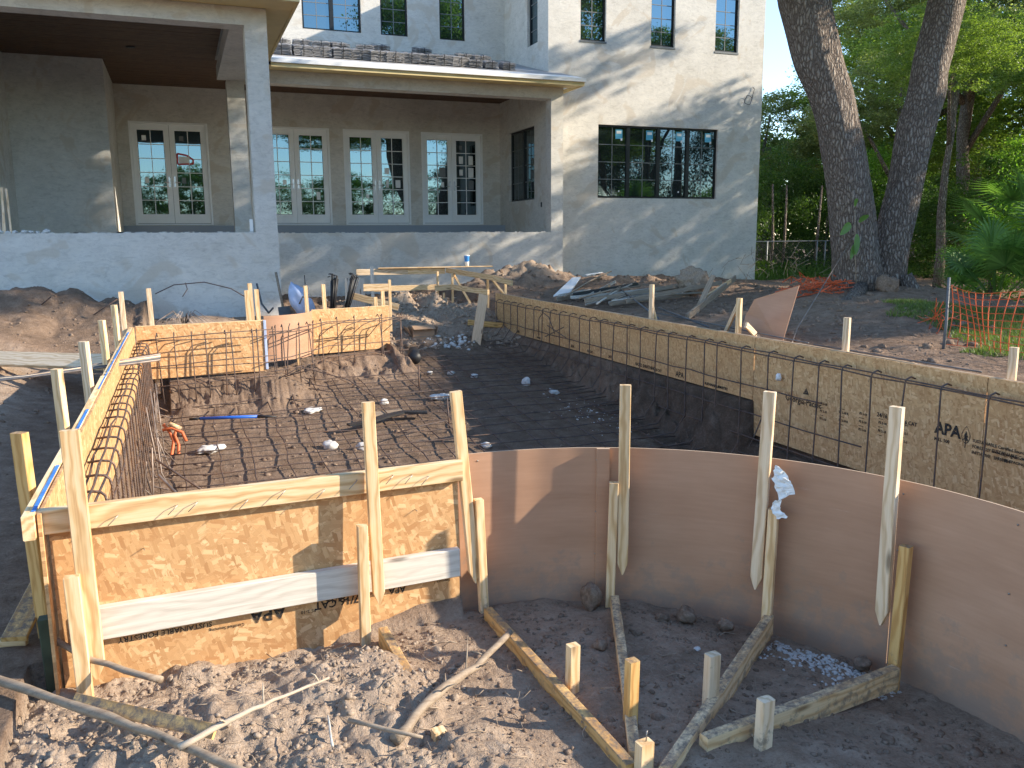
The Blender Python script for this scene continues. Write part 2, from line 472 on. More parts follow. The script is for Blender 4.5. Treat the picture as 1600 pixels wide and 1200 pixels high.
class MB:
    def __init__(s): s.v = []; s.f = []; s.m = []
    def add(s, vs, fs, mi=0):
        k = len(s.v); s.v += [tuple(v) for v in vs]; s.f += [tuple(i+k for i in f) for f in fs]; s.m += [mi]*len(fs)
        return s
    def bx(s, lo, hi, mi=0):
        x0, y0, z0 = lo; x1, y1, z1 = hi
        return s.add([(x0,y0,z0),(x1,y0,z0),(x1,y1,z0),(x0,y1,z0),(x0,y0,z1),(x1,y0,z1),(x1,y1,z1),(x0,y1,z1)],
              [(0,3,2,1),(4,5,6,7),(0,1,5,4),(1,2,6,5),(2,3,7,6),(3,0,4,7)], mi)
    def tb(s, pts, r, n=6, rs=None, mi=0):
        vs, fs = tubemesh(pts, r, n, rs); return s.add(vs, fs, mi)
    def build(s, name, mats, parent=None, smooth=False, **kw):
        return link(name, mesh(name, s.v, s.f, smooth, s.m), mats, parent, None, **kw)
def dup(root, loc, label):
    r = root.copy(); COL.objects.link(r); r.location = loc; r['label'] = label
    for ch in list(root.children):
        c = ch.copy(); COL.objects.link(c); c.parent = r
        c.matrix_parent_inverse = ch.matrix_parent_inverse.copy()
        for g in ch.children:
            d = g.copy(); COL.objects.link(d); d.parent = c
            d.matrix_parent_inverse = g.matrix_parent_inverse.copy()
    return r

# ------------------------------------------------------------------ numpy noise
def _hash(ix, iy, seed):
    h = (ix.astype(np.int64) * 374761393 + iy.astype(np.int64) * 668265263 + seed * 1442695041) & 0xffffffff
    h = ((h ^ (h >> 13)) * 1274126177) & 0xffffffff
    return ((h ^ (h >> 16)) & 0xffff) / 65535.0
def vnoise(x, y, s=0):
    ix = np.floor(x); iy = np.floor(y); fx = x - ix; fy = y - iy
    fx = fx*fx*(3-2*fx); fy = fy*fy*(3-2*fy)
    a = _hash(ix, iy, s); b = _hash(ix+1, iy, s); c = _hash(ix, iy+1, s); d = _hash(ix+1, iy+1, s)
    return (a*(1-fx)+b*fx)*(1-fy)+(c*(1-fx)+d*fx)*fy
def fbm(x, y, o=4, s=0, g=.5):
    t = 0; a = 1; n = 0
    for i in range(o):
        t = t + a*vnoise(x*2**i + 17.3*i, y*2**i - 9.1*i, s+i); n += a; a *= g
    return t/n - .5
def billow(x, y, o=3, s=0):
    t = 0; a = 1; n = 0
    for i in range(o):
        t = t + a*np.abs(2*vnoise(x*2**i + 5.3*i, y*2**i - 3.1*i, s+i)-1); n += a; a *= .5
    return t/n
def ss(a, b, x):
    t = np.clip((x-a)/(b-a), 0, 1); return t*t*(3-2*t)
def bump2(x, y, cx, cy, rx, ry, h):
    return h*np.exp(-(((x-cx)/rx)**2+((y-cy)/ry)**2))

def ground(x, y):
    """soil height, and tone from moisture plus painted sun and shade"""
    x = np.asarray(x, float); y = np.asarray(y, float)
    n1 = fbm(x*.7, y*.7, 4, 1); n2 = fbm(x*3, y*3, 5, 5, .6); bl = billow(x*9, y*9, 4, 9); bl2 = billow(x*2.2, y*2.2, 4, 19)
    # --- outer ground
    g = 0.0 + .10*n1 + .05*n2
    left = ss(-1.1, -2.6, x)
    g = g + left*(.16 + .25*n1)*ss(3, 7, y)
    g = g + ss(9, 13.5, y)*.24*ss(.5, -.6, x)
    g = g + ss(10.5, 13.2, y)*(.30 + .28*(bl2-.4))
    # spoil mounds before the house
    g = g + bump2(x, y, .3, 12.9, .9, .6, .26) + bump2(x, y, -1.9, 13.1, 1.1, .7, .26) + bump2(x, y, 1.3, 13.2, .4, .5, .18)
    g = g + bump2(x, y, -3.8, 9.5, 2.2, 2.4, .22)
    rt = ss(4.95, 5.25, x)
    rr = .46 + .13*n1 + .05*n2
    rr = rr + bump2(x, y, 10.2, 10.6, 1.9, 1.6, .34) + bump2(x, y, 8.0, 8.2, 1.6, 1.6, .20) + .05*(bl2-.4) + .03*(bl-.4) + bump2(x, y, 8.2, 15.5, 2.5, 1.6, .30)*(.6+bl2)
    rr = rr + bump2(x, y, 10.5, 18.4, 3.0, 1.2, .16)*(.6+bl2) + bump2(x, y, 6.5, 16.6, 1.0, .9, .50)*(.7+.7*bl2)
    rr = rr + bump2(x, y, 5.75, 11.6, .7, 1.6, .06) - ss(14, 17, y)*.1
    rr = rr - .25*ss(12, 18, x)
    g = g*(1-rt) + rr*rt
    # --- foreground in front of the near form and inside the curved form
    d = np.hypot(x-1.1, y-1.9)
    fore = ss(3.55, 3.35, y)*ss(-.75, -.5, x)
    inside = np.where((x > 1.06), (d < 1.53) & (y < 3.6), y < 3.33)
    spa = -.09 - .09*ss(1.5, 2.6, x) + .045*n2 + .03*(bl2-.4)
    lit = -.03 + .08*n2 + .085*(bl2-.35) + .040*(bl-.4)
    lit = lit - .06*ss(2.95, 3.2, y) + bump2(x, y, .75, 3.05, .22, .3, .07) + bump2(x, y, .2, 2.75, .35, .18, .05)
    w = ss(.95, .60, x - .35*(2.6-y))
    f = spa*(1-w) + lit*w
    hf = billow(x*31, y*31, 3, 44); f = f + .016*(bl-.4) + (.006 + .014*w)*(hf-.4) + .012*w*(billow(x*17, y*17, 3, 91)-.4)
    g = np.where(inside & (y < 3.6) & (x > -.62) & (x < 3.2), f, g)
    # --- pit
    lw = ss(-.505, -.478, x); rw = ss(4.88, 4.62 - .18*n1, x + .16*(bl2-.4) + .05*(bl-.4))
    nearw = np.where(x > 1.06, ss(1.56, 1.85, np.hypot(np.maximum(x-1.1, 0), y-1.9)), ss(3.38, 3.8, y))
    # far-left block of soil behind the left forms
    r1 = ss(10.05, 9.55 + .2*n1, y + .25*(bl2-.4)) 
    r2 = ss(.82, 1.6, x + .35*(bl2-.4))*ss(11.4, 10.4 + .3*n1, y + .3*(bl2-.4))
    r3 = ss(2.55, 2.95, x)*ss(13.2, 11.6, y + .5*(bl2-.4))
    farw = np.maximum(np.maximum(r1, r2), r3)
    pit = lw*rw*nearw*farw
    fl = -.2 - .085*(11.2 - y) + .03*n2 + .06*n1 + .012*(bl-.4)
    fl = np.maximum(fl, -.95)
    side = .15*(bl2-.4) + .09*(bl-.4) + .03*(billow(x*24, y*24, 3, 71)-.4)
    rim = np.where(x > 4.4, np.where(y < 6.4, -.36, .02), np.where(x < -.2, -.33, np.where(y > 9, np.where(x > 2.6, .12, .0), -.12)))
    gg = np.where((x > -.508) & (x < 4.95) & ((y > 3.37) | ((x > 1.1) & (d > 1.53))) & (y < 14.5), 1, 0)
    edge = (1-pit)
    inner = fl*pit + rim*edge + side*np.clip(pit*edge*4, 0, 1)
    # beyond y 12 blend to outer
    bo = ss(12.2, 13.6, y)
    behind = ss(10.1, 10.4, y)*ss(.9, .6, x)
    behind = np.maximum(behind, ss(11.45, 11.7, y)*ss(2.6, 2.3, x))
    outer_far = .12 + .10*n1 + .05*n2 + ss(12.3, 14.0, y)*(.16+.38*(bl2-.35)) + bump2(x, y, 3.6, 14.1, .7, .45, .30)*(.6+bl2) + bump2(x, y, 2.95, 13.0, .5, .5, .22) + bump2(x, y, 4.3, 13.2, .5, .4, .05)
    inner = inner*(1-bo) + outer_far*bo
    inner = inner*(1-behind) + (.10 + .2*ss(11, 13, y) + .1*n1 + bump2(x, y, .2, 12.6, .7, .6, .2))*behind
    g = np.where(gg == 1, inner, g)
    wet_shade = 1.10 + .4*n1
    wet_shade = np.where((x > 5), .98 + .5*n1, wet_shade)
    wet_shade = np.where((gg == 1), 1.24 - .12*ss(2.6, .8, x)*ss(4, 6, y) + .15*n2, wet_shade)
    wet_shade = np.where((gg == 1) & (y > 12.3), .52, wet_shade)
    wet_shade = wet_shade - ss(-1.2, -1.7, x)*.95*ss(4, 6, y)*ss(11.6, 10.6, y)  # sunlit patch left of the form, painted paler into the soil
    wet_shade = np.where(inside & (x > -.62) & (x < 3.2) & (y < 3.5), .44 - .46*w + .6*n2, wet_shade)  # bowl painted darker for its shade, lit foreground painted paler
    wet_shade = wet_shade - bump2(x, y, 6.5, 16.6, 1.3, 1.1, .9) - bump2(x, y, 3.6, 14.1, .8, .6, .75) - bump2(x, y, 2.3, 10.9, .5, .6, .4)
    wet_shade = wet_shade + ss(9.2, 8.2, y)*ss(4.2, 4.7, x)*.3*(gg == 1)
    return g, np.clip(wet_shade, 0, 1.5)
def gz(x, y): return float(ground(np.array([x]), np.array([y]))[0][0])

def grid_mesh(name, xs, ys, fn, mat, **kw):
    X, Y = np.meshgrid(xs, ys); Zv, Wv = fn(X, Y)
    n, m = len(xs), len(ys)
    co = np.stack([X, Y, Zv], -1).reshape(-1, 3).astype(np.float32)
    i = np.arange(m-1)[:, None]*n + np.arange(n-1)[None, :]
    q = np.stack([i, i+1, i+n+1, i+n], -1).reshape(-1, 4)
    me = bpy.data.meshes.new(name)
    me.vertices.add(len(co)); me.vertices.foreach_set('co', co.ravel())
    me.loops.add(q.size); me.loops.foreach_set('vertex_index', q.ravel().astype(np.int32))
    me.polygons.add(len(q)); me.polygons.foreach_set('loop_start', np.arange(0, q.size, 4, dtype=np.int32))
    me.polygons.foreach_set('loop_total', np.full(len(q), 4, dtype=np.int32))
    me.polygons.foreach_set('use_smooth', np.ones(len(q), dtype=bool))
    me.update()
    a = me.attributes.new('moist_shade', 'FLOAT', 'POINT'); a.data.foreach_set('value', Wv.ravel().astype(np.float32))
    return link(name, me, mat, **kw)
def axis(segs):
    out = []
    for a, b, s in segs:
        out += list(np.arange(a, b - 1e-6, s))
    out.append(segs[-1][1]); return np.array(out)
xs = axis([(-300, -60, 40), (-60, -14, 4), (-14, -5, .4), (-5, -1, .05), (-1, -.66, .03), (-.66, 1.1, .0100), (1.1, 3.0, .017), (3.0, 4.5, .03), (4.5, 4.95, .013), (4.95, 5.4, .03), (5.4, 13, .06), (13, 30, .5), (30, 60, 4), (60, 300, 40)])
ys = axis([(-300, -60, 40), (-60, -4, 4), (-4, 1.6, .2), (1.6, 3.3, .0105), (3.3, 3.8, .02), (3.8, 7, .028), (7, 14.5, .04), (14.5, 21, .09), (21, 40, .8), (40, 300, 20)])
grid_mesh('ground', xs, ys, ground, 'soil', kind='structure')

# ------------------------------------------------------------------ house
house = thing('house', (6, 20, .2), 'two storey grey stucco house under construction with covered porches and white french doors', 'house')
def wall(name, axis_, pos, thick, a0, a1, z0, z1, holes=(), mat='stucco', parent=house, **kw):
    """vertical wall slab; axis_ 'y': plane y=pos facing -y, spans x; 'x': plane x=pos, spans y; thickness goes to +axis"""
    us = sorted({a0, a1, *[h[0] for h in holes], *[h[1] for h in holes]})
    vs_ = sorted({z0, z1, *[h[2] for h in holes], *[h[3] for h in holes]})
    us = [u for u in us if a0 <= u <= a1]; vs_ = [v for v in vs_ if z0 <= v <= z1]
    def solid(i, j):
        if i < 0 or j < 0 or i >= len(us)-1 or j >= len(vs_)-1: return False
        u = (us[i]+us[i+1])/2; v = (vs_[j]+vs_[j+1])/2
        return not any(h[0] < u < h[1] and h[2] < v < h[3] for h in holes)
    V = []; F = []; idx = {}
    def P(u, v, k):
        key = (round(u, 5), round(v, 5), k)
        if key not in idx:
            w = pos + (thick if k else 0)
            V.append((u, w, v) if axis_ == 'y' else (w, u, v)); idx[key] = len(V)-1
        return idx[key]
    for i in range(len(us)-1):
        for j in range(len(vs_)-1):
            if not solid(i, j): continue
            u0, u1, v0, v1 = us[i], us[i+1], vs_[j], vs_[j+1]
            F.append((P(u0,v0,0), P(u1,v0,0), P(u1,v1,0), P(u0,v1,0)))
            F.append((P(u0,v0,1), P(u0,v1,1), P(u1,v1,1), P(u1,v0,1)))
            if not solid(i-1, j): F.append((P(u0,v0,0), P(u0,v1,0), P(u0,v1,1), P(u0,v0,1)))
            if not solid(i+1, j): F.append((P(u1,v0,0), P(u1,v0,1), P(u1,v1,1), P(u1,v1,0)))
            if not solid(i, j-1): F.append((P(u0,v0,0), P(u0,v0,1), P(u1,v0,1), P(u1,v0,0)))
            if not solid(i, j+1): F.append((P(u0,v1,0), P(u1,v1,0), P(u1,v1,1), P(u0,v1,1)))
    me = mesh(name, V, F)
    bm = bmesh.new(); bm.from_mesh(me); bmesh.ops.recalc_face_normals(bm, faces=bm.faces); bm.to_mesh(me); bm.free()
    return link(name, me, mat, parent, None, **kw)

doors = [(-.94, .86), (2.05, 3.85), (4.21, 5.99), (6.32, 8.08)]
DZ0, DZ1 = 1.89, 4.36
up_back = [(3.3, 4.8), (5.31, 6.04), (6.91, 7.63)]
wall('back_wall', 'y', 23.0, .25, -1.2, 9.0, .2, 9.4,
     [(a, b, DZ0, DZ1) for a, b in doors] + [(a, b, 6.78, 8.75) for a, b in up_back])
bigw = (10.16, 13.77, 2.52, 4.35)
up_front = [(9.64, 10.35), (11.64, 12.35), (13.58, 14.31)]
wall('front_wall', 'y', 20.0, .25, 8.77, 15.15, 0, 8.9, [bigw] + [(a, b, 6.35, 8.4) for a, b in up_front], label='right block wall in dappled sun')
wall('side_wall', 'x', 14.93, .22, 20.25, 30, 0, 8.9)
wall('side_wall', 'x', 8.77, .24, 20.25, 23.0, 5.3, 8.9, [(20.67, 21.35, 6.37, 8.4)])
wall('porch_side_wall', 'x', 8.60, .16, 19.40, 23.0, 1.2, 5.3, [(20.5, 22.29, 2.49, 4.32)])
wall('room_wall', 'y', 20.0, .2, -3.2, -1.2, 1.2, 5.3)
wall('room_side_wall', 'x', -1.40, .2, 20.2, 23.0, 1.2, 5.3)
wall('recess_wall', 'x', -3.2, .2, 14.5, 20.0, 1.2, 5.3)
# ledges / base walls
wall('ledge_wall', 'y', 14.2, .32, -6.0, 1.50, -.2, 1.645, label='blue-grey base wall in shade')
wall('ledge_wall', 'x', 1.18, .32, 14.52, 19.1, -.2, 1.645)
wall('ledge_wall', 'y', 19.1, .32, 1.50, 8.45, -.2, 1.655)
wall('porch_column', 'y', 19.1, .32, 8.45, 8.765, -.2, 4.76)
wall('porch_column', 'y', 14.2, .34, 1.16, 1.495, 1.645, 4.76)
wall('porch_column', 'y', 19.1, .32, 1.14, 1.495, 1.645, 4.76)
wall('base_return', 'x', 8.50, .25, 19.42, 20.0, -.2, 1.2)
# floor slab, step under the doors
box('porch_floor', (-3.2, 14.52, 1.40), (1.18, 23.0, 1.60), 'stucco', house)
box('porch_floor', (1.50, 19.42, 1.40), (8.6, 23.0, 1.602), 'stucco', house)
box('door_step', (-1.2, 22.62, 1.602), (8.6, 22.998, 1.87), 'far_wall', house)
# beams
wall('porch_beam', 'y', 19.1, .36, 1.50, 8.765, 4.76, 5.02)
wall('porch_beam', 'y', 14.2, .36, -6, 1.495, 4.76, 5.02)
wall('porch_beam', 'x', .96, .53, 14.56, 19.1, 4.76, 5.02)
# ceilings of boards, grooved
def ceiling(x0, x1, y0, y1, z):
    mb = MB(); w = .14; y = y0
    while y < y1 - .01:
        mb.bx((x0, y, z + random.uniform(0, .003)), (x1, min(y + w - .006, y1), z + .03)); y += w
    mb.bx((x0, y0, z+.031), (x1, y1, z+.05))
    o = mb.build('ceiling_boards', 'ceiling_wood', house, kind='stuff')
ceiling(-3.2, .96, 14.56, 23.0, 5.2)
ceiling(.96, 8.6, 19.46, 23.0, 5.2)
# inner faces above the beams
wall('beam_top', 'y', 14.3, .2, -6, 1.4, 5.021, 5.4)
wall('beam_top', 'x', 1.0, .2, 14.6, 19.2, 5.021, 5.4)
# recessed can light, ceiling
def disc(name, c, r, h, mat, parent, n=20, **kw):
    return tube(name, [Vector(c), Vector(c) + Vector((0, 0, h))], r, mat, parent, n, **kw)
disc('can_light', (-.6, 18.6, 5.185), .09, .012, 'black_plastic', house)

# porch roof (a part with fascia, drip edge, slope)
def prism(name, sec, x0, x1, mat, parent=house, axis_='x', **kw):
    n = len(sec); V = []
    for x in (x0, x1):
        for (a, z) in sec: V.append((x, a, z) if axis_ == 'x' else (a, x, z))
    F = [(i, (i+1) % n, (i+1) % n + n, i+n) for i in range(n)] + [tuple(range(n)), tuple(range(n, 2*n))]
    me = mesh(name, V, F); bm = bmesh.new(); bm.from_mesh(me); bmesh.ops.recalc_face_normals(bm, faces=bm.faces); bm.to_mesh(me); bm.free()
    return link(name, me, mat, parent, None, **kw)
SL = .27
def rz(y): return 5.15 + SL*(y-18.6)
prism('porch_roof', [(18.64, rz(18.64)-.03), (23.0, rz(23.0)-.03), (23.0, rz(23)+.01), (18.64, rz(18.64)+.01)], 1.2, 8.76, 'roof_felt')
prism('roof_edge', [(18.64, rz(18.64)-.03), (19.99, rz(19.99)-.03), (19.99, rz(19.99)+.01), (18.64, rz(18.64)+.01)], 8.761, 9.08, 'roof_felt')
box('fascia', (2.0, 18.60, 5.00), (9.08, 18.639, 5.082), 'yellow_fascia', house)
box('drip_edge', (2.0, 18.55, 5.083), (9.10, 18.66, 5.165), 'drip_white', house)
prism('drip_flashing', [(18.62, rz(18.62)+.014), (19.05, rz(19.05)+.014), (19.05, rz(19.05)+.02), (18.62, rz(18.62)+.02)], 2.0, 9.09, 'drip_white')
box('soffit', (1.52, 18.64, 5.021), (9.06, 19.1, 5.04), 'yellow_fascia', house)
box('fascia', (9.04, 18.641, 5.00), (9.08, 19.98, 5.082), 'yellow_fascia', house)
# left wing roof
box('soffit', (-7, 13.58, 5.022), (1.88, 14.19, 5.045), 'yellow_fascia', house)
box('soffit', (1.50, 14.192, 5.022), (1.88, 18.55, 5.045), 'yellow_fascia', house)
box('fascia', (-7, 13.54, 5.00), (1.92, 13.579, 5.20), 'yellow_fascia', house)
box('fascia', (1.881, 13.58, 5.00), (1.92, 18.55, 5.20), 'yellow_fascia', house)
mb = MB(); mb.add([(-7, 13.5, 5.21), (1.98, 13.5, 5.21), (1.98, 24, 5.21), (-7, 24, 5.21), (-7, 18.8, 6.7), (-2.6, 18.8, 6.7), (-7, 24, 6.7), (-2.6, 24, 6.7)],
     [(0, 1, 5, 4), (1, 2, 7, 5), (4, 5, 7, 6), (0, 3, 2, 1)]); mb.build('wing_roof', 'roof_felt', house)
# upper roofs (out of the frame, they cast the shade on the recessed wall)
box('eave', (8.6, 19.6, 8.9), (15.6, 31, 9.02), 'yellow_fascia', house)
mb = MB(); mb.add([(8.4, 19.55, 9.03), (15.65, 19.55, 9.03), (15.65, 31, 9.03), (8.4, 31, 9.03), (12, 22, 10.3), (12, 28, 10.3)],
     [(0, 1, 4), (1, 2, 5, 4), (2, 3, 5), (3, 0, 4, 5), (0, 3, 2, 1)]); mb.build('upper_roof', 'roof_felt', house)
box('eave', (-1.2, 22.5, 9.4), (8.44, 31, 9.5), 'yellow_fascia', house)
# dark interiors behind the openings
simple('interior', (.03, .03, .032), .9)
box('interior_wall', (-1.15, 23.45, .3), (8.7, 23.5, 9.3), 'interior', house)
box('interior_wall', (9.02, 20.6, .3), (14.9, 20.65, 8.8), 'interior', house)
box('interior_wall', (9.0, 20.66, .3), (9.03, 22.9, 8.8), 'interior', house)

def shape_box(lo, hi):
    return MB().bx(lo, hi)
def door_leaf(x0, x1, hinge_left):
    y0, y1 = 23.055, 23.10
    mb = MB(); st = .125; top = .14; bot = .22
    z0, z1 = DZ0+.05, DZ1-.05
    mb.bx((x0, y0, z0), (x0+st, y1, z1)); mb.bx((x1-st, y0, z0), (x1, y1, z1))
    mb.bx((x0+st, y0, z0), (x1-st, y1, z0+bot)); mb.bx((x0+st, y0, z1-top), (x1-st, y1, z1))
    leaf = mb.build('french_door', 'white_frame', house)
    gx0, gx1, gz0, gz1 = x0+st, x1-st, z0+bot, z1-top
    mt = MB()
    for i in range(1, 6):
        z = gz0 + (gz1-gz0)*i/6; mt.bx((gx0, y0+.012, z-.009), (gx1, y1-.018, z+.009))
    xm = (gx0+gx1)/2; mt.bx((xm-.009, y0+.010, gz0), (xm+.009, y1-.020, gz1))
    mt.build('glazing_bars', 'white_frame', leaf)
    for i in range(6):
        for j in range(2):
            a = gx0 + (gx1-gx0)*j/2; b = gx0 + (gx1-gx0)*(j+1)/2
            c = gz0 + (gz1-gz0)*i/6; d = gz0 + (gz1-gz0)*(i+1)/6
            box('pane', (a+.009, y1-.014, c+.009), (b-.009, y1-.008, d-.009), 'glass', leaf)
    hx = x1-.06 if hinge_left else x0+.06
    h = MB(); h.bx((hx-.022, y0-.008, 2.82), (hx+.022, y0-.001, 3.07))
    h.tb([(hx, y0-.009, 2.93), (hx, y0-.05, 2.93)], .009); s = -1 if hinge_left else 1
    h.tb([(hx, y0-.05, 2.93), (hx+s*.12, y0-.05, 2.93)], .009); h.build('handle', 'metal', leaf)
    return leaf, (gx0, gx1, gz0, gz1)
def sticker(leaf, g, col, row, fx=.5, fz=.5, w=.1, h=.13, mat='paper', y=None):
    gx0, gx1, gz0, gz1 = g; pw = (gx1-gx0)/2; ph = (gz1-gz0)/6
    cx = gx0 + pw*(col+fx); cz = gz0 + ph*(row+fz); y = y or 23.085
    box('sticker', (cx-w/2, y-.002, cz-h/2), (cx+w/2, y, cz+h/2), mat, leaf)
LEAVES = []
for (a, b) in doors:
    mb = MB(); y0, y1 = 22.985, 23.14
    mb.bx((a, y0, DZ0), (a+.05, y1, DZ1)); mb.bx((b-.05, y0, DZ0), (b, y1, DZ1)); mb.bx((a+.05, y0, DZ1-.05), (b-.05, y1, DZ1)); mb.bx((a+.05, y0, DZ0), (b-.05, y1, DZ0+.04))
    mb.build('door_frame', 'white_frame', house)
    m = (a+b)/2
    LEAVES.append(door_leaf(a+.053, m-.003, True)); LEAVES.append(door_leaf(m+.003, b-.053, False))
for k, col, row, w, h in [(0, 0, 5, .1, .12), (1, 0, 5, .1, .12), (0, 0, 2, .09, .14), (1, 0, 2, .09, .14), (2, 1, 2, .09, .12), (3, 1, 1, .1, .2), (5, 0, 3, .13, .16), (5, 1, 2, .13, .2), (5, 0, 2, .08, .2),
        (6, 1, 3, .18, .25), (6, 1, 2, .08, .14), (7, 0, 5, .09, .12), (7, 0, 4, .12, .2), (7, 1, 4, .13, .24), (7, 0, 3, .1, .16), (7, 1, 3, .15, .26), (7, 1, 2, .15, .24), (4, 1, 1, .08, .1)]:
    sticker(LEAVES[k][0], LEAVES[k][1], col, row, .5, .45, w, h, 'paper' if (k + row) % 3 else 'muntin_gray')
# red tape outline on the glass of the second leaf, round a paper notice
lf, g = LEAVES[1]
mb = MB(); tx, tz = g[0]+.03, g[3]-.80
pts = [(tx, tz), (tx+.0, tz+.26), (tx+.22, tz+.22), (tx+.36, tz+.12), (tx+.36, tz+.02)]
for i in range(5):
    p, q = pts[i], pts[(i+1) % 5]; dx, dz = q[0]-p[0], q[1]-p[1]; L = math.hypot(dx, dz); nx_, nz_ = -dz/L*.02, dx/L*.02
    mb.add([(p[0]+nx_, 23.066, p[1]+nz_), (q[0]+nx_, 23.066, q[1]+nz_), (q[0]-nx_, 23.066, q[1]-nz_), (p[0]-nx_, 23.066, p[1]-nz_)], [(0, 1, 2, 3)])
mb.build('red_tape', 'red_tape', lf)
box('notice', (tx+.03, 23.068, tz+.03), (tx+.26, 23.07, tz+.19), 'paper', lf)

def window(plane, pos, a0, a1, z0, z1, units, cols, rows, dirn=1, label=None):
    """black framed casement; plane 'y' faces -y, 'x' faces -x; one part with panes as sub-parts"""
    r0, r1 = pos+.07*dirn, pos+.13*dirn
    def mk(mb, u0, u1, v0, v1, d0, d1):
        lo, hi = min(d0, d1), max(d0, d1)
        if plane == 'y': mb.bx((u0, lo, v0), (u1, hi, v1))
        else: mb.bx((lo, u0, v0), (hi, u1, v1))
    fr = MB(); f = .045
    mk(fr, a0, a0+f, z0, z1, r0, r1); mk(fr, a1-f, a1, z0, z1, r0, r1); mk(fr, a0+f, a1-f, z0, z0+f, r0, r1); mk(fr, a0+f, a1-f, z1-f, z1, r0, r1)
    uw = (a1-a0)/units
    for i in range(1, units): mk(fr, a0+uw*i-.05, a0+uw*i+.05, z0+f, z1-f, r0-.01*dirn, r1-.002*dirn)
    w = fr.build('window', 'black_frame', house)
    if label: w['label'] = label
    mt = MB(); mid = []
    for i in range(units):
        u0 = a0+uw*i+(.05 if i else f); u1 = a0+uw*(i+1)-(.05 if i < units-1 else f)
        for c in range(1, cols):
            x = u0+(u1-u0)*c/cols; mk(mt, x-.009, x+.009, z0+f, z1-f, r0+.022*dirn, r0+.040*dirn)
        for c in range(cols):
            for r in range(rows):
                p0 = u0+(u1-u0)*c/cols; p1 = u0+(u1-u0)*(c+1)/cols
                q0 = z0+f+(z1-z0-2*f)*r/rows; q1 = z0+f+(z1-z0-2*f)*(r+1)/rows
                pb = MB(); mk(pb, p0+.009, p1-.009, q0+.009, q1-.009, r0+.030*dirn, r0+.036*dirn); pb.build('pane', 'dark_glass' if z0 < 3 else 'glass', w)
        for r in range(1, rows):
            q = z0+f+(z1-z0-2*f)*r/rows; mk(mt, u0, u1, q-.009, q+.009, r0+.020*dirn, r0+.042*dirn)
        mid.append((u0, u1))
    mt.build('glazing_bars', 'muntin_gray', w)
    return w, mid
w, mid = window('y', 20.0, *bigw, 4, 2, 4, label='four unit black window with blue stickers')
for i, (u0, u1) in enumerate(mid):
    cx = u0+(u1-u0)*.74
    box('sticker', (cx-.10, 20.092, 4.02), (cx+.10, 20.094, 4.26), 'sticker_blue', w)
    box('sticker', (cx-.07, 20.088, 4.15), (cx+.07, 20.090, 4.22), 'paper', w)
    box('sticker', (cx+.05, 20.088, 3.98), (cx+.10, 20.090, 4.04), 'paper', w)
    if i != 1: box('sticker', (cx-.0, 20.092, 2.68), (cx+.035, 20.094, 2.72), 'paper', w)
for a, b in up_front: window('y', 20.0, a, b, 6.35, 8.4, 1, 2, 6)
for k, (a, b) in enumerate(up_back):
    window('y', 23.0, a, b, 6.78, 8.75, 2 if k == 0 else 1, 2, 6)
window('x', 8.60, 20.5, 22.29, 2.49, 4.32, 2, 2, 4)
window('x', 8.77, 20.67, 21.35, 6.37, 8.4, 1, 1, 6)
# sills
for a, b in up_front: box('sill', (a-.01, 19.985, 6.30), (b+.01, 20.06, 6.349), 'muntin_gray', house)
# uneven mortar crumbs along the ledge tops
mb = MB()
for i in range(150):
    if i < 70: x = random.uniform(-3.3, 1.1); y = 14.24
    else: x = random.uniform(1.6, 8.4); y = 19.14
    z = 1.645 if i < 70 else 1.655; s = random.uniform(.008, .03)
    mb.bx((x, y, z), (x+s*2.5, y+s*2, z+s*.7))
mb.build('mortar_crumbs', 'white_stone', house, kind='stuff')
# outlet on the porch side wall
box('outlet_box', (8.585, 20.0, 2.28), (8.599, 20.06, 2.40), 'black_plastic', house)

# things lying about the porch ledge and wall
pts = [(14.65 + .11*math.cos(t)+.02*math.sin(3*t), 19.93 + .01*math.sin(2*t), 5.15 + .12*math.sin(t)) for t in np.linspace(0, 4*math.pi*.98, 40)]
pts += [(14.80, 19.94, 5.30), (14.86, 19.96, 5.45), (14.82, 19.98, 5.50)]
c = thing('cable_coil', (14.65, 19.99, 5.15), 'small coil of black cable hanging from the upper right stucco wall', 'cable')
tube('cable', pts, .009, 'black_plastic', c, 5)
c = thing('trim_offcuts', (-2.95, 14.4, 1.645), 'cluster of pale trim sticks standing on the left porch ledge', 'trim sticks')
for dx, h, ln in ((0, .62, .02), (.07, .66, .01), (.15, .64, -.01), (.05, .5, .03)):
    board('stick', (-2.42+dx, 14.36, 1.648), (-2.42+dx+ln, 14.40, 1.648+h), .03, .012, (1, 0, 0), 'pine_pale', c)
c = thing('rubble', (-2.2, 14.35, 1.65), 'heap of grey mortar rubble beside the trim sticks on the porch ledge', 'rubble')
for k in range(7):
    x = -2.40+k*.10+random.uniform(-.03, .03); s = random.uniform(.03, .06)
    me = bpy.data.meshes.new('lump'); bm = bmesh.new(); bmesh.ops.create_icosphere(bm, subdivisions=1, radius=s)
    for v in bm.verts: v.co *= random.uniform(.8, 1.2); v.co.z *= .6
    bm.to_mesh(me); bm.free()
    link('lump', me, 'white_stone', c, Matrix.Translation((x, 14.36, 1.645+s*.5)))
box('tube_of_sealant', (1.08, 14.30, 1.648), (1.13, 14.35, 1.85), 'paper', None, .008, label='white sealant tube standing on the ledge by the front column', cat='sealant tube')

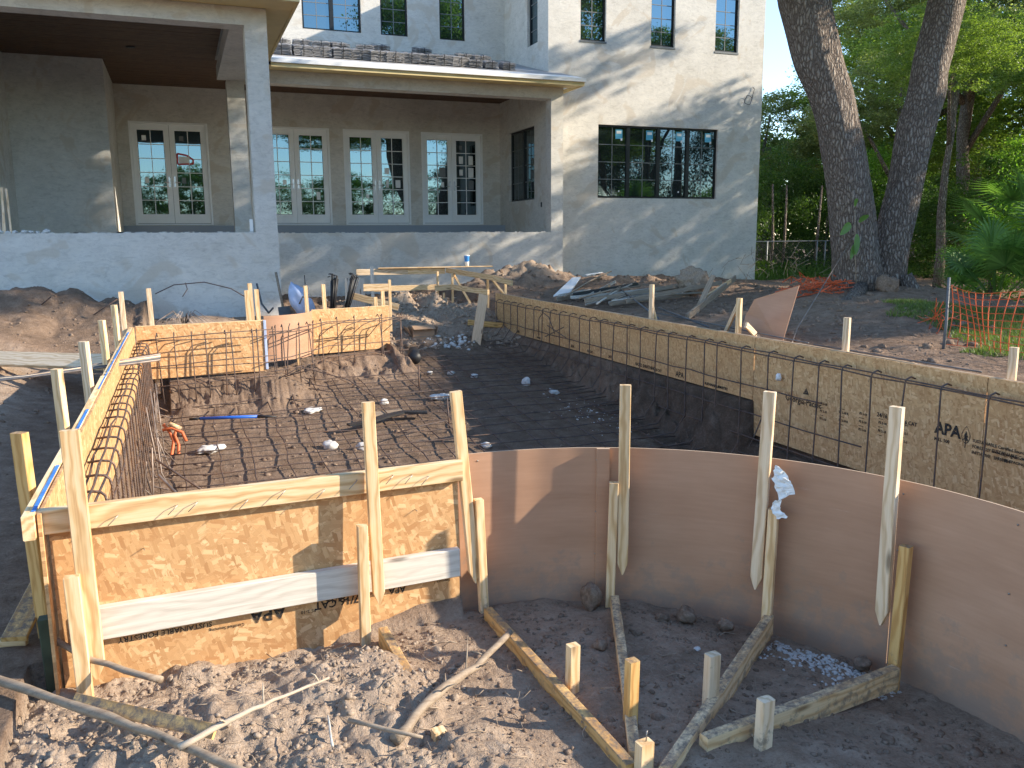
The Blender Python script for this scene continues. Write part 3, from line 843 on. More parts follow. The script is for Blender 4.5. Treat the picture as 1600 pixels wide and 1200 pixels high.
# roof tile bundles
def tile_stack(i, x, y, z, rz_, label, s=1.0):
    t = thing('tile_stack', (x, y, z), label, 'roof tiles', 'bundles of roof tiles stacked on the porch roof')
    t.rotation_euler = (0, 0, 0)
    n = 7
    for k in range(n):
        mb = MB(); a0 = -.21*s + random.uniform(-.012, .012)
        zz = .008 + k*.030*s; ysh = -.17 + random.uniform(-.012, .012)
        # two shallow barrels across each tile
        V = []; N = 9
        for yy in (ysh, ysh+.34):
            for q in range(N):
                u = q/(N-1); V.append((a0+.42*s*u, yy, zz + .018*abs(math.sin(u*math.pi*2))))
        for yy in (ysh, ysh+.34):
            for q in range(N):
                u = q/(N-1); V.append((a0+.42*s*u, yy, zz + .018*abs(math.sin(u*math.pi*2)) + .021*s))
        F = []
        for q in range(N-1):
            F += [(q, q+1, N+q+1, N+q), (2*N+q, 3*N+q, 3*N+q+1, 2*N+q+1), (q, 2*N+q, 2*N+q+1, q+1), (N+q, N+q+1, 3*N+q+1, 3*N+q)]
        F += [(0, N, 3*N, 2*N), (N-1, 3*N-1, 4*N-1, 2*N-1)]
        Rm = Matrix.Rotation(math.atan(SL), 4, 'X') if True else None
        me = mesh('tile', V, F)
        link('tile', me, 'tile', t, Matrix.Translation((x, y, z)) @ Matrix.Rotation(rz_, 4, 'Z') @ Rm)
    mb = MB(); H = n*.030*s+.035
    mb.bx((-.008, -.185, .0), (.008, -.182, H)); mb.bx((-.008, -.185, H), (.008, .185, H+.003)); mb.bx((-.225*s, -.01, H), (.225*s, .01, H+.0025))
    link('strap', mesh('strap', mb.v, mb.f), 'strap', t, Matrix.Translation((x, y, z)) @ Matrix.Rotation(rz_, 4, 'Z') @ Matrix.Rotation(math.atan(SL), 4, 'X'))
ordn = ['first', 'second', 'third', 'fourth', 'fifth', 'sixth', 'seventh', 'eighth', 'ninth', 'tenth', 'eleventh', 'twelfth', 'thirteenth', 'fourteenth']
lowx = [2.36, 2.80, 3.22, 3.66, 4.08, 4.45, 4.80, 5.22, 5.60, 5.98, 6.36, 6.74, 7.14, 7.56]
lowy = [19.75, 19.75, 19.78, 19.75, 19.75, 19.7, 19.7, 19.72, 19.75, 19.75, 19.75, 19.72, 19.7, 19.7]
for i, (x, y) in enumerate(zip(lowx, lowy)):
    tile_stack(i, x, y, rz(y)+.012, random.uniform(-.12, .12), f'grey roof tile bundle, {ordn[i]} from the left in the row along the eave', .98 - (.25 if i > 10 else 0))
upx = [(2.55, 21.5), (3.08, 21.7), (3.52, 21.6), (3.95, 21.6), (4.5, 21.3), (5.02, 21.9), (6.08, 21.9), (6.85, 20.8), (7.25, 20.7)]
upl = ['leftmost bundle of roof tiles of the upper row, partly behind the left eave', 'pale bundle of roof tiles, second of the upper row under the double window', 'low bundle of roof tiles, third of the upper row under the double window',
       'pale sunlit bundle of roof tiles at the right end of the upper left row', 'flat dark bundle of roof tiles just right of the upper left row', 'dark tilted bundle of roof tiles standing alone between the two narrow windows',
       'dark bundle of roof tiles standing alone under the right narrow window', 'broken bundle of roof tiles with mortar crumbs near the middle of the roof', 'jumbled bundle of roof tiles near the right inner corner of the roof']
for i, (x, y) in enumerate(upx): tile_stack(i, x, y, rz(y)+.012, random.uniform(-.15, .15), upl[i], 1.0)

# ------------------------------------------------------------------ formwork walls
ZT = .62
def rail(p0, p1, parent, mat='pine', name='top_rail', w=.089, t=.038, zdir=(0, 0, 1), **kw):
    return board(name, p0, p1, w, t, zdir, mat, parent, nx=8, warp=.0025, **kw)
def osb(p0, p1, z0, z1, parent, **kw):
    p0 = Vector((p0[0], p0[1], (z0+z1)/2)); p1 = Vector((p1[0], p1[1], (z0+z1)/2))
    return board('osb_panel', p0, p1, z1-z0, .0115, (0, 0, 1), 'osb', parent, 0, **kw)
def stamp(text, origin, xdir, up, size, parent, mat='ink', extr=.0004, bold=0.0):
    cu = bpy.data.curves.new('stamp', 'FONT'); cu.body = text; cu.size = size; cu.extrude = extr; cu.offset = bold
    cu.resolution_u = 2
    tmp = bpy.data.objects.new('tmp', cu); COL.objects.link(tmp)
    dg = bpy.context.evaluated_depsgraph_get(); me = bpy.data.meshes.new_from_object(tmp.evaluated_get(dg))
    bpy.data.objects.remove(tmp)
    x = Vector(xdir).normalized(); y = Vector(up).normalized(); z = x.cross(y)
    m = Matrix((x, y, z)).transposed().to_4x4(); m.translation = Vector(origin)
    me.materials.clear()
    return link('printed_text', me, mat, parent, m)

# near form, facing the camera
nf = thing('plywood_form', (.3, 3.28, 0), 'sunlit strand board form nearest the camera with a pine rail and weathered grey board', 'form wall')
pn = osb((-.50, 3.276), (1.045, 3.355), -.34, ZT-.02, nf)
def nfy(x): return 3.276 + (x+.50)/1.545*.079
rail((-.53, nfy(-.53)-.026, ZT-.045), (1.055, nfy(1.055)-.026, ZT-.045), nf)
rail((-.40, nfy(-.4)-.026, .165), (1.035, nfy(1.03)-.026, .165), nf, 'gray_wood', 'lower_rail', .125, .036, label='weathered grey lower board')
# printed stamps, upside down below the grey board
for txt, x, z, s, b in [('SUSTAINABLE FORESTRY', .02, .085, .030, .0004), ('APA', .30, .098, .075, .002), ('7/16 CAT', .60, .085, .046, .001), ('APA', .80, .09, .04, .001), ('Certified Sourcing', .14, .055, .018, 0), ('PS 2-10', .42, .06, .02, 0), ('This Side Down', .90, .10, .016, 0), ('24/16', .55, .10, .04, .001), ('Exposure 1', 1.0, .085, .016, 0)]:
    stamp(txt, (x, nfy(x)-.0075, z), (-1, -.05, 0), (0, 0, -1), s, pn, bold=b)
# bent nails in the top rail
for k, x in enumerate((-.27, -.07, .0, .18, .32, .47, .60, .75, .83, .90)):
    p = Vector((x, nfy(x)-.046, ZT-.04+random.uniform(-.012, .02)))
    tube('bent_nail', [p, p+Vector((.0, -.02, .004)), p+Vector((-.035, -.026, -.028))], .0016, 'nail', nf, 5)
for k, x in enumerate((-.2, .85)):
    tube('bent_nail', [(x, nfy(x)-.007, .42), (x+.005, nfy(x)-.03, .42)], .0016, 'nail', nf, 5)

# corner return and left form
lf_ = thing('plywood_form', (-.5, 6.5, 0), 'long left strand board form wall with a blue chalk line along its pine top rail', 'form wall')
yj = [3.20, 5.6, 8.0, 9.95]
for k in range(3): osb((-.515, yj[k]+.003), (-.515, yj[k+1]-.003), -.55, ZT-.004, lf_)
rail((-.545, 3.18, ZT-.042), (-.545, 6.4, ZT-.042), lf_); rail((-.545, 6.405, ZT-.046), (-.545, 9.97, ZT-.046), lf_)
rail((-.545, 3.5, .08), (-.545, 9.9, .08), lf_, 'pine_pale', 'lower_rail')
mb = MB(); y = 3.22
while y < 9.5:
    L = random.uniform(.25, .8); w = .0075*random.uniform(.7, 1.25)
    if random.random() < .88: mb.bx((-.531-w, y, ZT+.0035), (-.531+w*.6, y+L, ZT+.0050))
    y += L + random.uniform(.0, .05)
mb.build('chalk_line', 'blue_chalk', lf_, kind='stuff')
# far left forms
fa = thing('plywood_form', (.2, 10.05, .3), 'far left strand board form wall behind a row of bent rebars', 'form wall')
osb((-.50, 10.0), (.85, 10.13), .03, ZT-.004, fa)
rail((-.50, 10.03, ZT-.045), (.86, 10.165, ZT-.045), fa); 
board('corner_strip', (.862, 10.12, .05), (.862, 10.12, ZT), .03, .02, (1, 0, 0), 'bag_blue', fa)
cf = thing('curved_form', (1.2, 10.9, .3), 'small curved masonite form between the two far strand board forms', 'form wall')
def curved(name, cx, cy, r, a0, a1, z0, z1, th, n, parent, mat=('masonite', 'masonite_edge'), lean=0, wob=0):
    V = []; F = []; mi = []
    for i in range(n+1):
        a = a0+(a1-a0)*i/n
        for (rr, z) in ((r, z0), (r, z1), (r+th, z1), (r+th, z0)):
            q = rr + wob*math.sin(i*.9)*(.5 if z == z1 else 1)
            V.append((q*math.cos(a), q*math.sin(a), z))
    for i in range(n):
        for j in range(4):
            F.append((i*4+j, i*4+(j+1) % 4, (i+1)*4+(j+1) % 4, (i+1)*4+j)); mi.append(1 if j == 1 else 0)
    F += [(0, 1, 2, 3), (n*4+3, n*4+2, n*4+1, n*4)]; mi += [1, 1]
    me = mesh(name, V, F, False, mi)
    bm = bmesh.new(); bm.from_mesh(me); bmesh.ops.recalc_face_normals(bm, faces=bm.faces); bm.to_mesh(me); bm.free()
    for p in me.polygons: p.use_smooth = p.material_index == 0
    me.set_sharp_from_angle(angle=.6)
    return link(name, me, list(mat), parent, Matrix.Translation((cx, cy, 0)))
curved('masonite_sheet', .90, 11.32, .66, math.radians(-90), math.radians(0), .06, ZT, .007, 20, cf)
fb = thing('plywood_form', (2.1, 11.45, .3), 'strand board form wall right of the curved form at the far end', 'form wall')
osb((1.57, 11.32), (2.66, 11.58), .03, ZT-.004, fb)
rail((1.57, 11.35, ZT-.045), (2.66, 11.61, ZT-.045), fb)
for x in (2.35, 2.55, 1.62): board('stake_end', (x, 11.5+(x-2.1)*.2, .15), (x+.01, 11.5+(x-2.1)*.2, -.12), .038, .03, (1, 0, 0), 'pine_pale', fb)
for x in (1.30,): board('stake_end', (x, 10.8, .15), (x+.01, 10.8, -.02), .038, .03, (1, 0, 0), 'pine', cf)
# right form
rf = thing('plywood_form', (4.91, 8, .3), 'long right strand board form wall with printed stamps running toward the house', 'form wall')
segs = [(13.38, 10.98), (10.97, 8.78), (8.77, 6.42)]
for a, b in segs: osb((4.905, a), (4.905, b+.004), .03, ZT-.004, rf)
p1_ = osb((4.905, 6.415), (4.905, 3.98), -.295, ZT-.004, rf, label='taller strand board panel with printed stamps')
p2_ = osb((4.908, 3.975), (4.908, 1.6), -.30, ZT-.004, rf)
rail((4.929, 13.4, ZT-.0455), (4.929, 8.9, ZT-.0455), rf, 'rail_brown', t=.026); rail((4.930, 8.895, ZT-.043), (4.930, 4.6, ZT-.043), rf, 'rail_brown', t=.026); rail((4.929, 4.595, ZT-.045), (4.929, 1.6, ZT-.045), rf, 'rail_brown', t=.026)
rail((4.935, 13.3, .08), (4.935, 6.5, .08), rf, 'pine_dirty', 'lower_rail')
def rstamp(t, y, z, s, par=p1_, b=0): stamp(t, (4.8965, y, z), (0, -1, 0), (0, 0, 1), s, par, bold=b)
rstamp('Georgia-Pacific', 5.96, .115, .075, b=.001)
for k, (y, w) in enumerate(((5.52, 5), (5.30, 7), (5.08, 6), (4.88, 5), (4.66, 4))):
    for j in range(5): rstamp('-' * w if (j + k) % 2 else 'PS 2-10 RATED'[:w+2], y, .155-j*.032, .026, b=.0008)
rstamp('7/16 CAT', 4.68, .17, .04, b=.001); rstamp('24/16', 4.9, .175, .045, b=.0012)
rstamp('APA', 4.36, .165, .115, b=.004); rstamp('MILL 500', 4.36, .11, .034, b=.0008)
for j, tx in enumerate(('SUSTAINABLE Certified Sourcing', 'FORESTRY www.sfiprogram.org', 'INITIATIVE   SFI-00854')): rstamp(tx, 4.06 if False else 4.05, .165-j*.04, .030, b=.0006)
rstamp('SUSTAINABLE Certified Sourcing', 3.90, .13, .03, p2_, .0006); rstamp('PANEL SPACING', 3.85, .09, .026, p2_, .0006)
# triangle mark and tree emblem
mb = MB(); mb.add([(4.8968, 5.74, .205), (4.8968, 5.66, .205), (4.8968, 5.70, .262)], [(0, 1, 2)]); mb.build('printed_mark', 'ink', p1_)
mb = MB()
def ring_yz(cy, cz, ry, rz_, w, n=20, pinch=0):
    V = []; 
    for i in range(n):
        t = 2*math.pi*i/n; px = 1 - pinch*max(0, math.sin(t))
        V.append((4.8968, cy+ry*math.cos(t)*px, cz+rz_*math.sin(t))); V.append((4.8968, cy+(ry-w)*math.cos(t)*px, cz+(rz_-w)*math.sin(t)))
    mb.add(V, [(2*i, 2*((i+1) % n), 2*((i+1) % n)+1, 2*i+1) for i in range(n)])
ring_yz(4.105, .20, .036, .060, .006, pinch=.5)
mb.bx((4.8962, 4.102, .11), (4.8967, 4.108, .225)); mb.add([(4.8968, 4.125, .185), (4.8968, 4.085, .185), (4.8968, 4.105, .225)], [(0, 1, 2)]); mb.add([(4.8968, 4.130, .160), (4.8968, 4.080, .160), (4.8968, 4.105, .200)], [(0, 1, 2)])
mb.build('printed_mark', 'ink', p1_)
par0 = [o for o in rf.children if o.name.startswith('osb_panel')]
for k, (y, t, s) in enumerate(((12.4, 'APA', .06), (11.6, 'Certified', .04), (10.4, 'APA', .06), (9.9, '7/16 CAT', .04), (9.3, '24/16', .05), (8.62, 'RATED SHEATHING', .05), (8.2, '7/16 CAT', .04), (7.75, 'APA', .085), (7.2, 'SUSTAINABLE FORESTRY', .035), (6.98, 'APA', .03))):
    par = par0[0] if y > 10.98 else par0[1] if y > 8.78 else par0[2]
    rstamp(t, y, .055, s, par, .0015)
# near curved masonite form
cm = thing('curved_form', (1.1, 3.4, 0), 'large curved reddish brown masonite form in front of the pit', 'form wall')
for a0, a1, z0 in ((91.6, 66.0, -.38), (65.9, 18.9, -.40), (18.8, -32, -.42)):
    curved('masonite_sheet', 1.1, 1.9, 1.497, math.radians(a0), math.radians(a1), z0, ZT, .0065, 28, cm, wob=.0015)
curved('masonite_strip', 1.1, 1.9, 1.482, math.radians(67.4), math.radians(65.2), -.3, ZT-.002, .014, 2, cm)

for a_ in (88, 67.8, 66.6, 40, 20.2, 18.0, 2, -8):
    for z_ in (.57, .33, .12):
        q = math.radians(a_+random.uniform(-.4, .4)); z_ += random.uniform(-.02, .02)
        tube('nail_head', [(1.1+1.4966*math.cos(q), 1.9+1.4966*math.sin(q), z_), (1.1+1.494*math.cos(q), 1.9+1.494*math.sin(q), z_)], .0035, 'nail', cm, 8)
# ------------------------------------------------------------------ stakes
def stake(name, top, bot, w, t, wdir, mat, parent=None, point=.0, **kw):
    return board(name, top, bot, w, t, wdir, mat, parent, .0025, 6, .0015, point, **kw)
def pair(loc, top, tip, ptop, pbot, wdir, label, wu=.044, wp=.038, mu='pine', mp='pine', tu=.03):
    t = thing('form_stake', loc, label, 'stake', 'stakes holding up the forms')
    stake('upright', top, tip, wu, tu, wdir, mu, t, .055)
    stake('ground_peg', ptop, pbot, wp, .038, wdir, mp, t)
    return t
def tang(x, y):  # tangent of the curved form
    a = math.atan2(y-1.9, x-1.1); return (-math.sin(a), math.cos(a), 0)
pair((-.4, 3.2, 0), (-.395, 3.198, .905), (-.385, 3.205, -.02), (-.43, 3.17, .39), (-.42, 3.17, -.15), (1, 0, 0), 'pine stake at the left corner of the near form, in front of its top rail', .062, .05)
pair((.65, 3.2, 0), (.655, 3.265, .91), (.665, 3.24, .07), (.605, 3.225, .42), (.60, 3.225, -.15), (1, 0, 0), 'tall pine stake in the middle of the near strand board form', .048, .04)
pair((1.08, 3.33, 0), (1.045, 3.35, .91), (1.115, 3.345, .05), (1.135, 3.338, .43), (1.155, 3.335, -.2), (1, 0, 0), 'leaning pine stake where the strand board meets the curved masonite', .048, .038)
for (x, y, zt, tx, ty, px, py, pz, lab, mu, mp) in [
    (1.76, 3.18, .915, 1.755, 3.175, 1.715, 3.19, .48, 'pine stake in front of the second masonite sheet, nearest the stone lump', 'pine', 'pine'),
    (2.22, 2.80, .915, 2.205, 2.815, 2.242, 2.768, .42, 'pine stake with a scrap of white paper caught on it', 'pine_pale', 'pine'),
    (2.455, 2.36, .915, 2.445, 2.35, 2.478, 2.295, .39, 'rightmost tall pine stake with a big dark knot near its tip', 'pine_pale', 'pine_orange')]:
    w = tang(x, y)
    pair((x, y, 0), (x, y, zt), (tx, ty, .055), (px, py, pz), (px-.015, py, -.22), w, lab, .048, .04, mu, mp)
tube('knot', [(2.436, 2.333, .148), (2.434, 2.331, .148)], .016, 'driftwood', None, 10, label='round dark knot near the tip of the rightmost tall stake', cat='wood knot') if False else None
# outer stakes of the left form
for (x, y, zt, lab, m, w) in [(-.60, 3.60, .83, 'honey coloured corner stake nearest the camera outside the left form', 'pine_orange', .058), (-.61, 4.79, .905, 'sunlit stake second from the camera outside the left form', 'pine', .05),
        (-.60, 6.03, .905, 'grey stake with a brown stain outside the left form', 'pine_pale', .06), (-.60, 7.42, .92, 'pine stake behind the grey stained one outside the left form', 'pine', .05),
        (-.60, 8.83, .94, 'pine stake with a knot at its top outside the left form', 'pine', .05), (-.60, 9.95, 1.0, 'pale stake at the far left corner of the forms', 'pine_pale', .05), (-.33, 10.10, 1.02, 'pale stake with a knotted top standing behind the far left form', 'pine_pale', .05)]:
    stake('stake', (x-.012, y, zt), (x+.01, y, -.15), w, .036, (1, 0, 0) if y > 9 else (0.8, -.6, 0), m, None, label=lab, cat='stake', group='stakes outside the left form')
for (x, y, zt, lab) in [(.69, 10.26, .96, 'left stake of the three stakes at the right end of the far left form'), (.745, 10.45, 1.03, 'middle stake of the three at the right end of the far left form'), (.80, 10.24, .97, 'right stake of the three at the right end of the far left form'),
        (1.52, 11.45, .93, 'sunlit stake just right of the blue bag behind the far forms'), (1.76, 11.50, .94, 'thin stake left of the bundle of black rods'), (2.51, 11.75, .73, 'short stake behind the right end of the far form'), (2.66, 11.95, .80, 'tall stub under the nailed block behind the right end of the far form')]:
    stake('stake', (x, y, zt), (x+.02, y+.0, .1), .05, .036, (1, 0, 0), 'pine', None, label=lab, cat='stake', group='stakes behind the far forms')
for (y, zt, lab, m) in [(8.46, 1.0, 'pale stake farthest along the right form', 'pine_pale'), (6.82, .95, 'stake braced by a diagonal scrap on the right form', 'pine'), (5.38, .885, 'lone pale stake on the right form in front of the oak', 'pine_pale'), (3.89, .82, 'nearest stake of the right form at the edge of the photo', 'pine_pale')]:
    stake('stake', (5.0, y, zt), (5.0, y, .1), .05, .038, (.35, -.94, 0), m, None, label=lab, cat='stake', group='stakes outside the right form')
board('brace', (5.02, 6.88, .86), (5.35, 7.55, .48), .07, .02, (0, 0, 1), 'pine_pale', None, label='diagonal wood scrap bracing a stake on the right form', cat='brace')
board('brace', (5.03, 6.74, .70), (5.35, 6.9, .5), .06, .02, (0, 0, 1), 'pine_pale', None, label='short wood scrap at the foot of the braced stake on the right form', cat='brace')
board('brace', (5.03, 8.50, .78), (5.20, 8.66, .5), .05, .02, (0, 0, 1), 'pine', None, label='short kicker against the farthest stake of the right form', cat='brace')
# braces lying in the bowl of the curved form
def brace(p0, p1, label, mat='pine_dirty', w=.089, t=.038, roll=(0, 0, 1)):
    return board('brace', p0, p1, w, t, roll, mat, None, .003, 10, .003, label=label, cat='brace', group='braces running down from the curved form')
brace((.665, 3.20, -.055), (.70, 2.52, -.105), 'half buried brace running from the near strand board form toward the camera', 'pine_orange')
brace((1.150, 3.27, -.085), (1.185, 2.07, -.095), 'long orange brace below the leaning stake, crossed by a branch', 'pine_orange')
brace((1.715, 3.17, -.085), (1.225, 2.12, -.09), 'narrow brace running down from the stake beside the stone lump', 'pine_dirty')
brace((2.235, 2.76, -.085), (1.27, 2.01, -.09), 'pale brace running down from the stake with the paper scrap')
brace((2.44, 2.27, -.12), (1.46, 2.09, -.075), 'angled brace leading to the rightmost tall stake', 'pine_dirty')
for (tx, ty, tz, lab, m, w) in [(1.23, 2.58, .095, 'free standing peg between the long orange brace and the narrow brace', 'pine', .042), (1.32, 2.31, .15, 'striped grain peg right beside the narrow brace', 'pine_orange', .04),
        (1.64, 2.31, .11, 'grey topped peg on the right of the pale brace', 'pine_pale', .048), (1.66, 2.04, .08, 'peg at the front end of the angled brace', 'pine_pale', .05),
        (1.22, 2.05, .03, 'peg with a nail standing out of its top at the bottom edge', 'pine', .05), (.68, 2.43, -.025, 'short yellow peg standing alone in the lit soil', 'pine', .042)]:
    stake('peg', (tx, ty, tz), (tx-.005, ty+.005, -.3), w, .036, (1, .1, 0), m, None, label=lab, cat='peg', group='short pegs in the soil before the curved form')
tube('nail', [(1.225, 2.05, .03), (1.227, 2.05, .065)], .002, 'nail', None, 6, label='nail standing out of the peg top at the bottom edge', cat='nail')

# ------------------------------------------------------------------ rebar
RB = .0062
def bar(pts, parent, r=RB, mat='rebar', n=6): return tube('rebar', pts, r, mat, parent, n)
def jit(a=.006): return random.uniform(-a, a)
rc = thing('rebar_cage', (4.75, 8, 0), 'rebar grid standing in front of the right form wall', 'rebar cage')
yv = [12.9, 12.58, 12.27, 11.99, 11.67, 11.36, 11.05, 10.76, 10.46, 10.12, 9.82, 9.52, 9.22, 8.9, 8.58, 8.25, 7.92, 7.66, 7.32, 7.01, 6.8, 6.4, 6.03, 5.7, 5.4, 5.12, 4.84, 4.53, 4.19, 3.84, 3.5, 3.15, 2.8]
for y in yv:
    fz = -.2-.085*(11.2-y)
    a = jit(.02); b = jit(.02)
    bar([(4.86, y+b+.02, .525), (4.80, y+b, .545), (4.755, y+b, .53), (4.745, y+b, .50), (4.745+jit(), y+(a+b)/2, .2), (4.74, y+a, max(fz+.25, -.6)), (4.62, y+a, max(fz+.08, -.75)), (4.2, y+a, max(fz+.05, -.8))], rc)
for z, y0, y1 in ((.505, 2.6, 13.2), (.528, 2.6, 9.4), (.20, 5.35, 13.0), (-.06, 4.9, 12.8), (-.28, 4.0, 12.0), (-.45, 3.2, 11.0)):
    n = 24; bar([(4.757+jit(.008), y0+(y1-y0)*i/n, z+jit(.008)) for i in range(n+1)], rc)
# hooks and ties
bar([(4.72, 11.1, .15), (4.70, 11.05, .40), (4.70, 10.9, .50), (4.70, 10.7, .45), (4.70, 10.5, .24)], rc); bar([(4.70, 10.75, .33), (4.71, 10.15, .22)], rc); bar([(4.71, 10.85, .16), (4.70, 10.2, .36)], rc)
mb = MB()
for y in yv:
    for z in (.505, .2):
        if y < 5.4 and z < .3: continue
        a = random.uniform(0, 6); mb.tb([(4.75, y, z), (4.735, y+.012*math.cos(a), z+.012*math.sin(a)), (4.72, y+.045*math.cos(a), z+.045*math.sin(a))], .0016, 4)
mb.build('tie_wires', 'rebar', rc, kind='stuff')

lc = thing('rebar_cage', (-.3, 6, 0), 'rebar cage of bent hoops along the left form wall', 'rebar cage')
y = 3.42
ylist = []
while y < 9.75:
    ylist.append(y); y += .27 + jit(.03)
for y in ylist:
    fz = -.2-.085*(11.2-y); d = jit(.015); e = jit(.03)
    bar([(-.492, y+.01+d, .47), (-.43, y+d, .476), (-.392, y+d, .470), (-.374, y+d, .452), (-.368, y+d, .42), (-.362, y+d+e, .1), (-.352, y+d+e*1.5, fz+.3), (-.32, y+d+e, fz+.12), (-.20+jit(.05), y+d, fz+.07)], lc, .0068)
for x, z in ((-.468, .462), (-.43, .487), (-.395, .462), (-.372, .33), (-.364, .05), (-.352, -.2), (-.19, .48)):
    if x == -.19: continue
    n = 20; bar([(x+jit(.009), 3.4+6.35*i/n, z+jit(.009)) for i in range(n+1)], lc, .0058)
for k in range(9):   # loose verticals and leaning bars by the cage
    y = random.uniform(4.2, 8.6); x = -.31+jit(.05)
    bar([(x, y, random.uniform(.05, .4)), (x+jit(.05), y+jit(.25), -.2), (x+random.uniform(.0, .25), y+jit(.4), -.5)], lc, .0055, 'rebar_gray')
bar([(-.20, 5.1, .22), (.02, 5.0, -.05), (.42, 4.75, -.55)], lc, .009, 'rebar_gray'); bar([(-.22, 5.4, .24), (.05, 5.4, .0), (.62, 5.2, -.5)], lc, .007)
bar([(-.44, 3.50, .49), (-.36, 3.52, .49), (-.30, 3.52, .45), (-.29, 3.52, .3)], lc, .007)
# far left cages
fc = thing('rebar_cage', (.3, 9.85, .2), 'rebar grid in front of the far left form', 'rebar cage')
for x in (-.30, -.12, .06, .20, .42, .47, .70, .75):
    t = jit(.04); bar([(x+t*.5, 9.98, .50), (x+t*.4, 9.90, .545), (x, 9.86, .50), (x+t, 9.84, .0), (x+t*1.4, 9.80, -.22)], fc, .007 if x > .4 else RB)
for z, a in ((.50, .02), (.47, -.01), (.20, .02), (.17, -.01), (-.02, .01)):
    bar([(-.48, 9.80, z-a), (-.1, 9.82, z+jit()), (.3, 9.86, z+a), (.95, 9.94, z+a*1.5)], fc)
cc = thing('rebar_cage', (1.3, 10.9, .2), 'tangled rebars in front of the small curved form and the far strand board', 'rebar cage')
for (x, y) in ((.95, 10.15), (1.0, 10.3), (1.08, 10.35), (1.18, 10.4), (1.30, 10.5), (1.40, 10.55), (1.50, 10.7), (1.62, 10.9), (1.85, 11.05), (2.10, 11.15), (2.42, 11.2), (2.48, 11.2), (2.72, 11.25), (2.78, 11.3)):
    t = jit(.06); bar([(x, y+.12, .50), (x, y+.03, .535), (x+t*.3, y, .50), (x+t, y-.02, .05), (x+t*1.2, y-.1, -.22)], cc, .0065)
for z in (.49, .46, .17, .03):
    bar([(.9, 10.02, z), (1.15, 10.25, z+jit(.02)), (1.45, 10.5, z+jit(.02)), (1.7, 10.95, z+jit(.02)), (2.3, 11.15, z+jit(.01)), (2.85, 11.28, z)], cc)
for k in range(5):
    x = 1.6+k*.22; bar([(x, 10.98+k*.05, .30-.05*(k % 2)), (x+.16, 11.0+k*.05, .42), (x+.42, 11.05+k*.05, .50)], cc, .0055)
bar([(1.05, 10.1, -.05), (1.35, 10.05, .02), (1.75, 9.9, -.1), (2.0, 9.6, -.28), (3.0, 9.7, -.26)], cc)
bar([(.85, 9.9, -.1), (1.2, 9.9, .08), (1.5, 10.0, .0), (1.9, 10.3, -.25)], cc)
# floor mat
fm = thing('rebar_mat', (2.2, 7, -.5), 'rebar mat laid over the dark floor of the pit', 'rebar mat')
def fz(x, y): return .5*gz(x, y) + .5*max(-.2-.085*(11.2-y), -.92) + .045
for x in np.arange(-.1, 4.6, .298) + np.array([jit(.03) for _ in range(16)]):
    y0 = 3.9 if x < 1.6 else 3.7; y1 = 9.6 if x < 1.0 else (10.6 if x < 2.5 else 11.6)
    n = 18; bar([(x+jit(.022), y0+(y1-y0)*i/n, fz(x, y0+(y1-y0)*i/n)+jit(.012)) for i in range(n+1)], fm)
for y in np.arange(4.0, 11.5, .298):
    x0 = -.2 if y < 9.7 else (1.3 if y < 10.7 else 2.7)
    n = 14; bar([(x0+(4.6-x0)*i/n, y+jit(.02), fz(x0+(4.6-x0)*i/n, y)+.013+jit(.012)) for i in range(n+1)], fm)
bar([(2.93, 11.18, -.05), (2.72, 10.0, -.1), (2.70, 8.3, -.43)], fm) if False else None
bar([(2.62, 9.9, .02), (2.62, 9.9, -.35)], fm, .009)
bar([(2.52, 8.4, -.12), (2.53, 8.35, -.5)], fm, .008); bar([(1.9, 8.05, -.36), (2.2, 8.15, -.33), (2.46, 8.3, -.34), (2.52, 8.2, -.42), (2.52, 8.0, -.6)], fm, .007)

# ------------------------------------------------------------------ things in the pit
tube('drain_pipe', [(2.90, 11.15, -.08), (3.0, 11.6, -.06)], .085, 'black_plastic', None, 18, label='black drain pipe end sticking out at the far end of the pit', cat='pipe')
from mathutils import noise as mn
def rock(name, loc, s, mat, label, cat, group=None, seed=None, flat=.6):
    me = bpy.data.meshes.new(name); bm = bmesh.new(); bmesh.ops.create_icosphere(bm, subdivisions=4 if max(s) > .1 else 3, radius=1)
    off = Vector((random.uniform(0, 50), random.uniform(0, 50), 3))
    for v in bm.verts:
        c = v.co.copy(); k = 1 + .38*mn.noise(c*1.1+off) + .22*mn.noise(c*2.7+off) + .10*mn.noise(c*6+off)
        k -= .12*abs(mn.noise(c*1.9-off))
        v.co = Vector((c.x*s[0]*k, c.y*s[1]*k, c.z*s[2]*k))
    for f in bm.faces: f.smooth = True
    bm.to_mesh(me); bm.free()
    return link(name, me, mat, None, Matrix.Translation(loc) @ Matrix.Rotation(random.uniform(0, 3), 4, 'Z'), label=label, cat=cat, group=group)
pr = [((4.01, 9.85), .055, .07, 'upright pale stone near the right bank of the pit'), ((2.77, 9.46), .13, .05, 'wide pale stone in the middle of the pit floor'), ((2.09, 9.46), .06, .035, 'small white stone behind the brown patch on the pit floor'),
      ((1.26, 9.38), .12, .03, 'flat white stone in the left half of the pit'), ((1.24, 8.14), .08, .05, 'white stone left of the tall middle stake'), ((1.53, 8.01), .06, .045, 'white stone half hidden by the tall middle stake'),
      ((.15, 8.34), .13, .05, 'large crumpled white stone beside the orange clamps'), ((2.69, 7.65), .08, .03, 'white stone against the edge of the curved masonite'), ((3.24, 10.6), .05, .03, 'small white stone right of the drain pipe'),
      ((2.98, 10.67), .05, .03, 'small white stone beneath the drain pipe'), ((4.19, 9.38), .09, .035, 'flat white stone at the foot of the right bank'), ((3.5, 10.4), .07, .03, 'white stone at the far end of the pit floor')]
